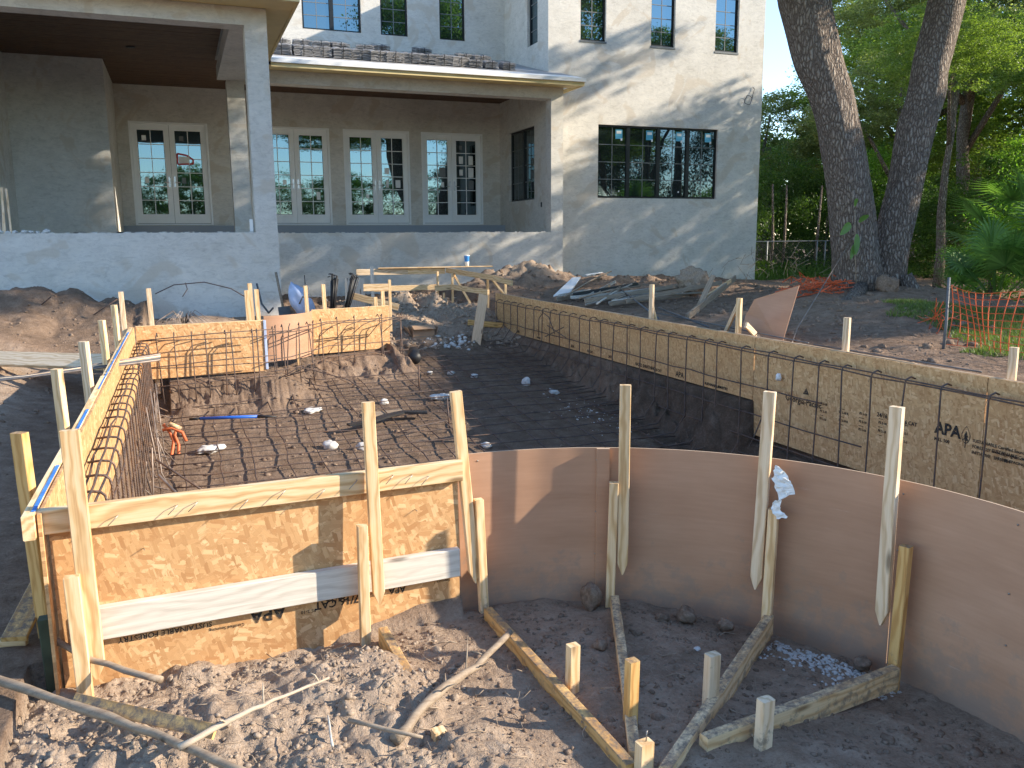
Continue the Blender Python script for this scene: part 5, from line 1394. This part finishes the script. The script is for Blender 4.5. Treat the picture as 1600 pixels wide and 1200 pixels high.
def tree(name, base, top, r, crowns, label, cat='tree', group=None, leaf='leaf_oak', lean=(0, 0), limbs=5, seed=0):
    """trunk, limbs and crowns; crowns: (dx,dy,z,rx,ry,rz,kind)"""
    rd = random.Random(seed)
    t = thing(name, base, label, cat, group)
    b = Vector(base); tp = b + Vector((lean[0], lean[1], top))
    pts = [b+Vector((0, 0, -.2))] + [b.lerp(tp, u)+Vector((rd.uniform(-.3, .3), rd.uniform(-.3, .3), 0))*r*1.5 for u in (.2, .4, .6, .8)] + [tp]
    tube('trunk', pts, r, 'bark', t, 10, [r*1.25, r, r*.85, r*.7, r*.55, r*.35])
    for k, (dx, dy, z, rx, ry, rz_, kind) in enumerate(crowns):
        c = Vector((b.x+dx, b.y+dy, z))
        if limbs:
            s = b.lerp(tp, rd.uniform(.45, .8)); m = s.lerp(c, .5)+Vector((rd.uniform(-.3, .3), rd.uniform(-.3, .3), .3))
            tube('limb', [s, m, c+Vector((0, 0, rz_*.3))], r*.4, 'bark', t, 7, [r*.45, r*.3, r*.12])
        me = crown_mesh(kind)
        key = kind+leaf
        if key not in CROWN:
            m2 = me.copy(); m2.materials.clear(); m2.materials.append(MAT[leaf]); CROWN[key] = m2
        o = bpy.data.objects.new('crown', CROWN[key]); COL.objects.link(o); o.parent = t
        o.location = c-b; o.scale = (rx, ry, rz_); o.rotation_euler = (0, 0, rd.uniform(0, 6.28))
    return t

# the twin trunked oak
ok = thing('oak_tree', (10.1, 10.5, .5), 'large twin trunked oak with furrowed grey bark right of the house', 'tree')
def trunk(name, pts, rs, n=28, seed=3):
    P = [Vector(p) for p in pts]; Q = []; R = []
    for i in range(len(P)-1):
        for k in range(6):
            u = k/6; p0 = P[max(i-1, 0)]; p1 = P[i]; p2 = P[i+1]; p3 = P[min(i+2, len(P)-1)]
            Q.append(.5*((2*p1)+(p2-p0)*u+(2*p0-5*p1+4*p2-p3)*u*u+(3*p1-p0-3*p2+p3)*u**3)); R.append(rs[i]+(rs[i+1]-rs[i])*u)
    Q.append(P[-1]); R.append(rs[-1])
    V, F = tubemesh(Q, .3, n, R)
    rd = random.Random(seed); ph = [rd.uniform(0, 6.28) for _ in range(5)]
    for i in range(len(Q)):
        for j in range(n):
            a = 2*math.pi*j/n; v = V[i*n+j]; d = v-Q[i]
            k = 1+.05*math.sin(3*a+ph[0]+i*.06)+.035*math.sin(7*a+ph[1]-i*.09)+.02*math.sin(13*a+ph[2]+i*.05)+.015*math.sin(i*.9+a*2)
            h = Q[i].z
            if h < 1.3: k += (1.3-h)*.16*max(0, math.sin(4*a+ph[3]))
            V[i*n+j] = Q[i]+d*k
    return link(name, mesh(name, V, F, True), 'bark', ok)
trunk('trunk', [(9.86, 10.3, -.1), (9.78, 10.3, .55), (9.66, 10.3, 1.22), (9.47, 10.3, 2.17), (9.21, 10.32, 3.09), (9.04, 10.36, 3.6), (8.85, 10.45, 4.1), (8.68, 10.6, 4.9), (8.5, 10.8, 6.0), (8.2, 11.1, 7.5)], [.50, .40, .335, .315, .29, .30, .33, .35, .30, .22])
trunk('trunk', [(10.30, 10.5, -.1), (10.34, 10.45, .5), (10.42, 10.40, 1.22), (10.62, 10.38, 2.19), (10.80, 10.4, 3.15), (10.95, 10.4, 3.63), (11.05, 10.45, 4.1), (11.32, 10.5, 5.05), (11.7, 10.7, 6.2), (12.2, 10.9, 7.6)], [.44, .33, .28, .25, .27, .27, .27, .275, .22, .16], seed=8)
tube('root', [(10.45, 10.1, .9), (10.62, 9.9, .45), (10.75, 9.6, .25), (10.9, 9.2, .15)], .1, 'bark', ok, 10, [.12, .12, .10, .06])
tube('root', [(9.6, 10.1, .75), (9.1, 9.7, .62), (8.5, 9.3, .55), (8.0, 9.0, .42)], .1, 'bark', ok, 10, [.14, .12, .09, .05])
for s, e, r in (((8.5, 10.8, 6.0), (6.2, 11.6, 7.2), .12), ((8.2, 11.1, 7.5), (7.6, 13.2, 8.6), .12), ((11.7, 10.7, 6.2), (13.8, 11.8, 7.4), .12), ((12.2, 10.9, 7.6), (12.6, 9.6, 8.6), .1), ((8.5, 10.8, 6.2), (9.6, 9.6, 7.2), .1)):
    s = Vector(s); e = Vector(e); tube('limb', [s, s.lerp(e, .5)+Vector((0, 0, .3)), e], r, 'bark', ok, 8, [r, r*.7, r*.35])
for (x, y, z, rx, ry, rzz) in ((6.6, 8.7, 5.95, 2.6, 1.2, .55), (6.4, 11.0, 6.9, 2.3, 2.0, 1.2), (8.8, 10.2, 7.1, 2.3, 1.7, 1.2), (11.2, 9.4, 7.2, 2.1, 1.6, 1.2), (12.3, 10.4, 7.6, 2.5, 1.8, 1.5), (9.0, 13.2, 8.6, 2.6, 2.2, 1.7), (13.0, 12.4, 8.4, 2.4, 2.2, 1.6)):  # first crown is an added piece out of view, shading the left mound
    me = crown_mesh('dense')
    if 'canopy_o' not in CROWN: CROWN['canopy_o'] = me.copy(); CROWN['canopy_o'].materials.append(MAT['leaf_oak'])
    o = bpy.data.objects.new('crown', CROWN['canopy_o']); COL.objects.link(o); o.parent = ok; o.location = Vector((x, y, z))-Vector((10.1, 10.5, .5)); o.scale = (rx, ry, rzz*1.6); o.rotation_euler = (0, 0, x)
# clay lump at the crotch, philodendron on the trunk
rock('clay_lump', (9.72, 9.70, .80), (.15, .13, .17), 'clod_dark', 'pale clay lump at the foot of the twin oak between its trunks', 'clay lump')
def bigleaf(L, W, c, d, up, n=6):
    d = Vector(d).normalized(); s = d.cross(Vector(up)).normalized(); u = s.cross(d)
    V = []; F = []
    for i in range(n+1):
        t = i/n; w = W*math.sin(math.pi*min(1, t*.92+.06))**.7/2; p = Vector(c)+d*L*t - Vector((0, 0, 1))*L*.35*t*t
        V += [p-s*w+u*w*.25, p, p+s*w+u*w*.25]
    for i in range(n):
        for j in range(2): F.append((i*3+j, i*3+j+1, i*3+4+j, i*3+3+j))
    return V, F
vn = thing('vine', (9.3, 10.0, .6), 'broad leaved green vine climbing the left oak trunk', 'vine')
for (x, y, z, dx, dz, L, W) in ((9.26, 9.95, 1.95, -.3, .5, .24, .10), (9.18, 9.92, 1.68, -.9, -.1, .30, .13), (9.28, 9.9, 1.55, -.3, -.9, .24, .11), (9.30, 9.9, 1.72, .3, .6, .22, .09), (9.25, 9.9, 1.40, -.6, -.7, .20, .09)):
    V, F = bigleaf(L, W, (x, y, z), (dx, -.3, dz), (0, -1, .2)); link('leaf', mesh('leaf', V, F, True), 'leaf_palm', vn)
tube('stem', [(9.4, 9.95, .6), (9.33, 9.96, 1.2), (9.28, 9.97, 1.9)], .008, 'driftwood', vn, 6)

# background trees
T = tree
T('oak_tree', (25.5, 33, 0), 5.5, .30, [(0, 0, 6.2, 3.2, 3, 2.3, 'oak_a'), (-3.0, 1, 5.2, 2.6, 2.6, 2.0, 'oak_b'), (2.8, -1, 4.8, 2.6, 2.4, 2.0, 'oak_a')], 'rounded oak just right of the house corner against the sky', seed=1, leaf='leaf_olive')
T('oak_tree', (31, 30, 0), 8, .35, [(0, 0, 9.5, 3.6, 3.4, 2.6, 'oak_a'), (-3.2, 0, 7.4, 3, 3, 2.2, 'oak_b'), (3.4, -1, 7.5, 3.2, 3, 2.4, 'oak_a'), (0, -1, 5.0, 3.4, 2.6, 1.8, 'oak_b')], 'tall oak between the two trunks of the twin oak', seed=2, leaf='leaf_oak')
T('oak_tree', (33, 22, 0), 8, .35, [(0, 0, 9.6, 4, 3.4, 2.6, 'oak_b'), (-4, 1, 8.2, 3, 3, 2.0, 'oak_a'), (0, -2, 6.2, 3.4, 3, 2.2, 'oak_a'), (3, 3, 6.6, 3.4, 3, 2.2, 'oak_b')], 'broad oak to the right of the twin oak', seed=3, leaf='leaf_olive')
T('oak_tree', (24, 23.8, 0), 6, .20, [(0, 0, 7.0, 2.2, 2, 1.3, 'oak_b'), (-1.5, .8, 5.6, 1.9, 1.6, 1.1, 'oak_a')], 'slender oak with open branches behind the twin oak', seed=4, leaf='leaf_olive')
T('oak_tree', (27, 17.5, 0), 7, .25, [(0, 0, 8.4, 2.8, 2.6, 1.8, 'oak_a'), (-1.5, 2.2, 7.0, 2.2, 2, 1.5, 'oak_b'), (1, -2, 6.0, 2.6, 2.2, 1.8, 'oak_b')], 'leafy oak at the right edge of the photo', seed=5, leaf='leaf_oak')
T('oak_tree', (29, 25.5, 0), 9, .30, [(0, 0, 11.2, 3.2, 3, 2.0, 'oak_a'), (-3.6, 1.5, 10.4, 2.8, 2.4, 1.6, 'oak_b'), (2.6, -2.4, 10.6, 3.0, 2.4, 2.0, 'oak_b'), (-1.0, -1, 8.2, 2.6, 2.2, 1.2, 'oak_a')], 'tall mossy oak filling the gap right of the twin oak', seed=6, leaf='leaf_olive')
T('oak_tree', (36, 31, 0), 10, .30, [(0, 0, 12.2, 4.2, 3, 2.6, 'oak_b'), (-4, 2, 11.4, 3.6, 3, 2.2, 'oak_a'), (3, -5, 11.0, 4.2, 3, 2.6, 'oak_a'), (-2, 0, 8.0, 4.2, 3, 2.6, 'oak_b')], 'farthest tall oak above the hedge', seed=7, leaf='leaf_oak')
T('oak_tree', (17.9, 16.2, 0), 5.2, .12, [(.7, 1.0, 6.1, 2.2, 2.0, 1.5, 'dapple'), (-1.0, -1.0, 5.7, 1.8, 1.5, 1.0, 'dapple')], 'small leafy oak behind the right trunk of the twin oak', seed=9, leaf='leaf_oak')
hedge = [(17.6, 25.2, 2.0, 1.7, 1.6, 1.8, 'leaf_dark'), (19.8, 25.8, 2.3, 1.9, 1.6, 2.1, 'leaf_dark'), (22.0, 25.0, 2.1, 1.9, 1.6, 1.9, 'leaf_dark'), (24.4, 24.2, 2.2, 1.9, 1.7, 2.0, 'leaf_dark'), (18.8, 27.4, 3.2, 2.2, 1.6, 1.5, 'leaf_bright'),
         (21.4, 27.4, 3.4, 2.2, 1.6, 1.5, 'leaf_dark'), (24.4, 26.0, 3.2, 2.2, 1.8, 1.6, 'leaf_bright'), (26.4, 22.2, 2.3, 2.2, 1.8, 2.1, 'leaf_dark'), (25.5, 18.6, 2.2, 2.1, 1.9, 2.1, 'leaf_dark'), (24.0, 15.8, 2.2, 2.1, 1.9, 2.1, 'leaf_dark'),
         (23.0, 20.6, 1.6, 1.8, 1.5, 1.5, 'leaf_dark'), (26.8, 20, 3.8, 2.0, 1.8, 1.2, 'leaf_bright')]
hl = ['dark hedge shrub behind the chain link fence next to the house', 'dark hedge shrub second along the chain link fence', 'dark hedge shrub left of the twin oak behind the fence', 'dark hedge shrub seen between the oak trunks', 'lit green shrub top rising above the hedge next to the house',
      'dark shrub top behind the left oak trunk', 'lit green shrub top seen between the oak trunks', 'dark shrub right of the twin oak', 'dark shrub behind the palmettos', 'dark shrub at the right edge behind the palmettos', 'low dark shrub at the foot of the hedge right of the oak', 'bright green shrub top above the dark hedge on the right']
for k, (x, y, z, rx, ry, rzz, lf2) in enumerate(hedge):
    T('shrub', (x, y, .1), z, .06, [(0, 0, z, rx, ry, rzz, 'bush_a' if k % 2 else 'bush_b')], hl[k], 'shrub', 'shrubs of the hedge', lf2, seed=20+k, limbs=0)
for k, (x, y, z, r, lab) in enumerate([(17.2, 11.6, 1.6, 1.0, 'bright sunlit shrub behind the palmettos'), (15.6, 12.8, 1.1, .9, 'bright green sapling right of the oak base'), (18.6, 13.6, 2.0, 1.2, 'tall bright shrub between oak and palmettos')]):
    T('shrub', (x, y, .2), z, .05, [(0, 0, z, r, r, r*1.1, 'bush_b')], lab, 'shrub', 'bright shrubs beside the oak', 'leaf_bright', seed=40+k, limbs=0)
rdn = np.random.default_rng(8)
def wood(x0, x1, yf, z, n, size):
    u = rdn.random(n); C_ = np.stack([x0+(x1-x0)*u, yf(u)+rdn.normal(0, 1.2, n), z*rdn.random(n)**.8], -1)
    C_[:, 2] *= .75+.5*vnoise(u*22, u*0, 3)
    return leaf_verts(C_, size, rdn)
V1, F1 = wood(14, 62, lambda u: 42-10*u, 7.5, 60000, .34); V2, F2 = wood(36, 60, lambda u: 34-30*u, 8.0, 26000, .34)
o = link('far_wood', npmesh('far_wood', np.vstack([V1, V2]), np.vstack([F1, F2+len(V1)])), 'leaf_dark', kind='stuff'); setp(o, 'dark mass of trees far behind the fence', 'wood')
# bare trunks in the hedge
for k, (x, y) in enumerate([(18.5, 23.6), (19.3, 24.0), (20.6, 23.9), (21.6, 23.5), (22.2, 24)]):
    tube('sapling_trunk', [(x, y, 0), (x+.05, y, 1.3), (x-.05+.1*k, y, 3.2)], .05, 'bark', None, 7, [.06, .05, .03], label=['bare sapling trunk nearest the house in the hedge shade', 'second bare sapling trunk in the hedge shade', 'bare sapling trunk in the middle of the hedge shade', 'bare sapling trunk left of the oak in the hedge shade', 'bare sapling trunk just behind the left oak trunk'][k], cat='sapling', group='bare sapling trunks in the hedge')
# palmettos
def palmetto(x, y, z, s, label, nf=9, seed=0):
    rd = random.Random(seed); t = thing('palmetto', (x, y, z), label, 'palmetto', 'palmettos at the right edge')
    for k in range(nf):
        az = rd.uniform(0, 6.28); el = rd.uniform(.25, 1.3); L = s*rd.uniform(.7, 1.1)
        d = Vector((math.cos(az)*math.cos(el), math.sin(az)*math.cos(el), math.sin(el))); hub = Vector((x, y, z))+d*L
        mb = MB(); mb.tb([(x, y, z), Vector((x, y, z))+d*L*.5+Vector((0, 0, .04)), hub], .012, 4)
        side = d.cross(Vector((0, 0, 1))).normalized(); up = side.cross(d)
        n = 26
        for i in range(n):
            a = (i/(n-1)-.5)*4.4; dd = (d*math.cos(a)+side*math.sin(a)+up*.15).normalized(); l = s*.62*(1-.25*abs(a)/2)
            w = dd.cross(up).normalized()*.018*s; m = hub+dd*l*.5; e = hub+dd*l-Vector((0, 0, .22*l))
            mb.add([hub-w*.4, hub+w*.4, m+w, m-w, e], [(0, 1, 2, 3), (3, 2, 4)])
        mb.build('frond', 'leaf_palm', t)
for k, (x, y, z, s, lab) in enumerate([(13.3, 9.0, .7, 1.45, 'big palmetto fan cluster at the right edge above the orange net'), (12.2, 9.9, .4, 1.0, 'palmetto just right of the oak'), (14.6, 10.8, .8, 1.6, 'tall palmetto behind the first cluster'), (12.7, 8.3, .5, 1.3, 'low palmetto in the lower right corner of the greenery'), (14.0, 10.0, .6, 1.3, 'middle palmetto between oak and right edge'), (15.9, 11.4, 1.4, 1.7, 'highest palmetto fronds at the right edge')]):
    palmetto(x, y, z, s, lab, 16, k)
# strap leaved plants
def strap_plant(x, y, z, s, label, seed):
    rd = random.Random(seed); t = thing('strap_plant', (x, y, z), label, 'plant', 'strap leaved plants right of the oak')
    for k in range(16):
        az = rd.uniform(0, 6.28); V, F = bigleaf(s*rd.uniform(.7, 1.1), .05*s+.03, (x, y, z), (math.cos(az), math.sin(az), rd.uniform(.5, 1.6)), (0, 0, 1)); link('leaf', mesh('leaf', V, F, True), 'leaf_palm', t)
for k, (x, y, s) in enumerate([(11.3, 9.6, .7), (11.7, 9.0, .7), (12.0, 10.4, .9), (11.9, 8.3, .6), (12.9, 8.9, .9)]):
    strap_plant(x, y, .35, s, ['strap leaved plant hugging the foot of the oak', 'strap leaved plant behind the orange net post', 'taller strap leaved plant in the shade behind the oak', 'strap leaved plant drooping over the orange net', 'strap leaved plant below the big palmetto'][k], 60+k)
# grass patch beyond the net
def blades(name, fn, n, h, mat, label):
    P = fn(n); n = len(P); g = ground(P[:, 0], P[:, 1])[0]
    a = rng.random(n)*6.28; hh = h*(.5+rng.random(n)); w = .004+.004*rng.random(n)
    b = np.stack([P[:, 0], P[:, 1], g-.01], -1); s = np.stack([np.cos(a)*w, np.sin(a)*w, 0*a], -1); t = b+np.stack([rng.normal(0, .4, n)*hh, rng.normal(0, .4, n)*hh, hh], -1)
    V = np.stack([b-s, b+s, t], 1).reshape(-1, 3); o = link(name, npmesh(name, V, np.arange(n*3).reshape(-1, 3)), mat, kind='stuff'); setp(o, label, 'grass')
def gr(n):
    P = np.stack([6.5+4.5*rng.random(n), 4.0+4.4*rng.random(n)], -1)
    return P[(P[:, 0] > 6.4+.55*np.maximum(P[:, 1]-5.6, 0) + .6*vnoise(P[:, 0]*2, P[:, 1]*2, 5))]
blades('grass', gr, 60000, .05, 'grass', 'short patchy grass beyond the orange net')
def u2(n):
    P = np.stack([16+9*rng.random(n), 22.6+2.0*rng.random(n)], -1); return P
blades('undergrowth', u2, 12000, .35, 'leaf_palm', 'low green undergrowth along the chain link fence')
rdn = np.random.default_rng(5)
C = np.stack([16+9*rdn.random(9000), 22.8+1.6*rdn.random(9000), .1+.6*rdn.random(9000)**1.5], -1); V, F = leaf_verts(C, .10, rdn)
o = link('ground_cover', npmesh('ground_cover', V, F), 'leaf_dark', kind='stuff'); setp(o, 'leafy ground cover in front of the fence', 'ground cover')
# chain link fence
cf_ = thing('chain_link_fence', (18, 23.2, 0), 'grey chain link fence between the house and the oak', 'fence')
for x in (15.4, 18.1, 20.15, 20.5, 23.0, 25.5): tube('post', [(x, 23.3, -.1), (x, 23.3, 1.34)], .028, 'galv', cf_, 8)
tube('top_rail', [(15.2, 23.3, 1.33), (26, 23.3, 1.33)], .02, 'galv', cf_, 6)
mb = MB(); 
for s in (1, -1):
    x = 15.2
    while x < 26:
        for k in range(1):
            mb.tb([(x, 23.3, .0 if s > 0 else 1.3), (x+1.3, 23.3, 1.3 if s > 0 else .0)], .0022, 3)
        x += .075
mb.build('wire_mesh', 'galv', cf_, kind='stuff')
# orange safety net
on = thing('safety_net', (6.8, 5.7, .5), 'orange plastic safety net hanging from a dark steel post', 'safety net')
tube('post', [(6.60, 5.86, .35), (6.66, 5.90, .7), (6.74, 5.98, 1.14)], .014, 'dark_pipe', on, 6)
def netp(u, v):  # u along 0..1, v up 0..1
    x = 6.74+.15*u+.05*math.sin(u*9+v*3); y = 5.95-1.6*u; z = 1.07-.11*u - (.56)*(1-v) - .035*math.sin(u*math.pi*3)*v
    return Vector((x+.05*(1-v)*math.sin(u*14), y, z))
nb = MB(); NU, NV = 22, 9
for i in range(NU+1):
    for j in range(NV):
        if random.random() < .12 and j < 4: continue
        nb.tb([netp(i/NU, j/NV), netp(i/NU, (j+1)/NV)], .0045, 4)
nb2 = MB()
for j in range(NV+1):
    for i in range(NU):
        if random.random() < .12 and j < 4: continue
        nb2.tb([netp(i/NU, j/NV), netp((i+1)/NU, j/NV)], .003, 4)
nb.build('net_strands', 'orange_plastic', on, kind='stuff'); nb2.build('net_cross_strands', 'orange_plastic', on, kind='stuff')
nb = MB()
for k in range(46):   # collapsed net between post and oak
    u = random.random(); v = random.random(); p = Vector((6.7+2.3*u, 6.0+2.2*u+random.uniform(-.1, .1), 1.0-.45*u-.45*v*(1-u*.5)))
    q = p+Vector((random.uniform(.1, .5), random.uniform(.1, .5), random.uniform(-.3, .05))); nb.tb([p, p.lerp(q, .5)-Vector((0, 0, .02)), q], .004, 4)
nb.build('slack_net', 'orange_plastic', on, kind='stuff')
pt = thing('net_heap', (9.0, 10.6, .8), 'crumpled heap of orange net at the left foot of the oak', 'safety net')
nb = MB()
for k in range(90):
    x = 8.95+random.gauss(0, .30); y = 10.2+random.gauss(0, .22); z = gz(x, y)+random.uniform(0, .20); nb.tb([(x, y, z), (x+random.uniform(-.14, .14), y+random.uniform(-.1, .1), z+random.uniform(-.06, .10)), (x+random.uniform(-.2, .2), y, z-.02)], .008, 4)
nb.build('net_strands', 'orange_plastic', pt, kind='stuff')
nb = MB()
for k in range(70):
    x = 10.4+random.gauss(0, .5); y = 13+random.gauss(0, .5); z = gz(x, y)+random.uniform(.1, .65); nb.tb([(x, y, z), (x+random.uniform(-.3, .3), y, z+random.uniform(-.2, .3))], .004, 4)
o = nb.build('brush_heap', 'driftwood', None); setp(o, 'dry brown brush heap behind the orange net heap', 'brush', None, 'stuff')
board('black_tub', (8.3, 5.6, .55), (8.3, 4.3, .55), .9, .16, (1, 0, .1), 'black_plastic', None, .04, label='dark plastic tub lying in the grass behind the orange net', cat='tub')
# spanish moss strands
mb = MB()
for k in range(0): pass
ordn_ = ['first', 'second', 'third', 'fourth', 'fifth', 'sixth', 'seventh']
# trees outside the frame to the right and behind: they throw the dapples and stand in the glass
sh = [('oak_tree', (24.5, 14.2), 6.5, [(-.3, 0, 6.0, 2.9, 2.4, 2.0, 'dapple'), (-1.6, .8, 9.2, 2.6, 2.0, .8, 'dapple'), (3.2, -.6, 7.6, 2.8, 2.2, 2.2, 'dapple'), (4.5, 1.5, 10.6, 2.8, 2.0, 1.2, 'dapple'), (-4.2, .6, 10.9, 2.0, 1.8, .6, 'dapple'), (1.2, -.4, 8.9, 2.4, 1.0, .30, 'dense')], 'oak outside the right edge whose crown dapples the right wall'),
      ('oak_tree', (19.5, 6.5), 5.5, [(0, 0, 6.8, 2.2, 2.0, 1.3, 'canopy'), (1.5, 1.5, 7.6, 2.2, 2, 1.2, 'oak_b')], 'smaller oak outside the right edge beyond the palmettos'),
      ('oak_tree', (18.6, 4.2), 5.0, [(0, 0, 5.9, 2.8, 2.0, 1.3, 'dense'), (-1.8, 2.6, 5.9, 1.7, 1.4, .9, 'dapple')], 'low crowned oak outside the right edge that shades the palmettos'),
      ('oak_tree', (17.5, 12.4), 6.0, [(0, 0, 8.0, 2.3, 1.8, 1.1, 'dense')], 'thin crowned oak outside the right edge above the palmettos')]
for k, (x, y, h) in enumerate([(20, -10, 6.8), (25, -7, 7.6), (30, -3, 8.4), (34, 3, 8.4), (22, -15, 8.5), (28, -12, 9.0), (37, 9, 8.0)]):
    sh.append(('oak_tree', (x, y), h, [(0, 0, h*.62, 3.4, 3.2, h*.55, 'bush_a')], ordn_[k] + ' hedge tree in the row outside the right edge'))
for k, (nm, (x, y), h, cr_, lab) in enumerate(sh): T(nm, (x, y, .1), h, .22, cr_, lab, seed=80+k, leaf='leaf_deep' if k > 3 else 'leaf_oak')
bk = [(-14, -13, 3.4), (-9, -15, 4.2), (-4, -14, 3.6), (1, -16, 4.6), (6, -14, 3.8), (11, -15, 4.4), (16, -13, 3.9), (-19, -12, 4.2)]
for k, (x, y, h) in enumerate(bk):
    T('oak_tree', (x, y, 0), h, .22, [(0, 0, h*.95, 3.2, 2.6, h*.62, 'oak_a' if k % 2 else 'bush_a')], f'hedge oak behind the photographer, {ordn[k]} from the west', 'tree', 'trees behind the photographer', 'leaf_dark', seed=100+k)
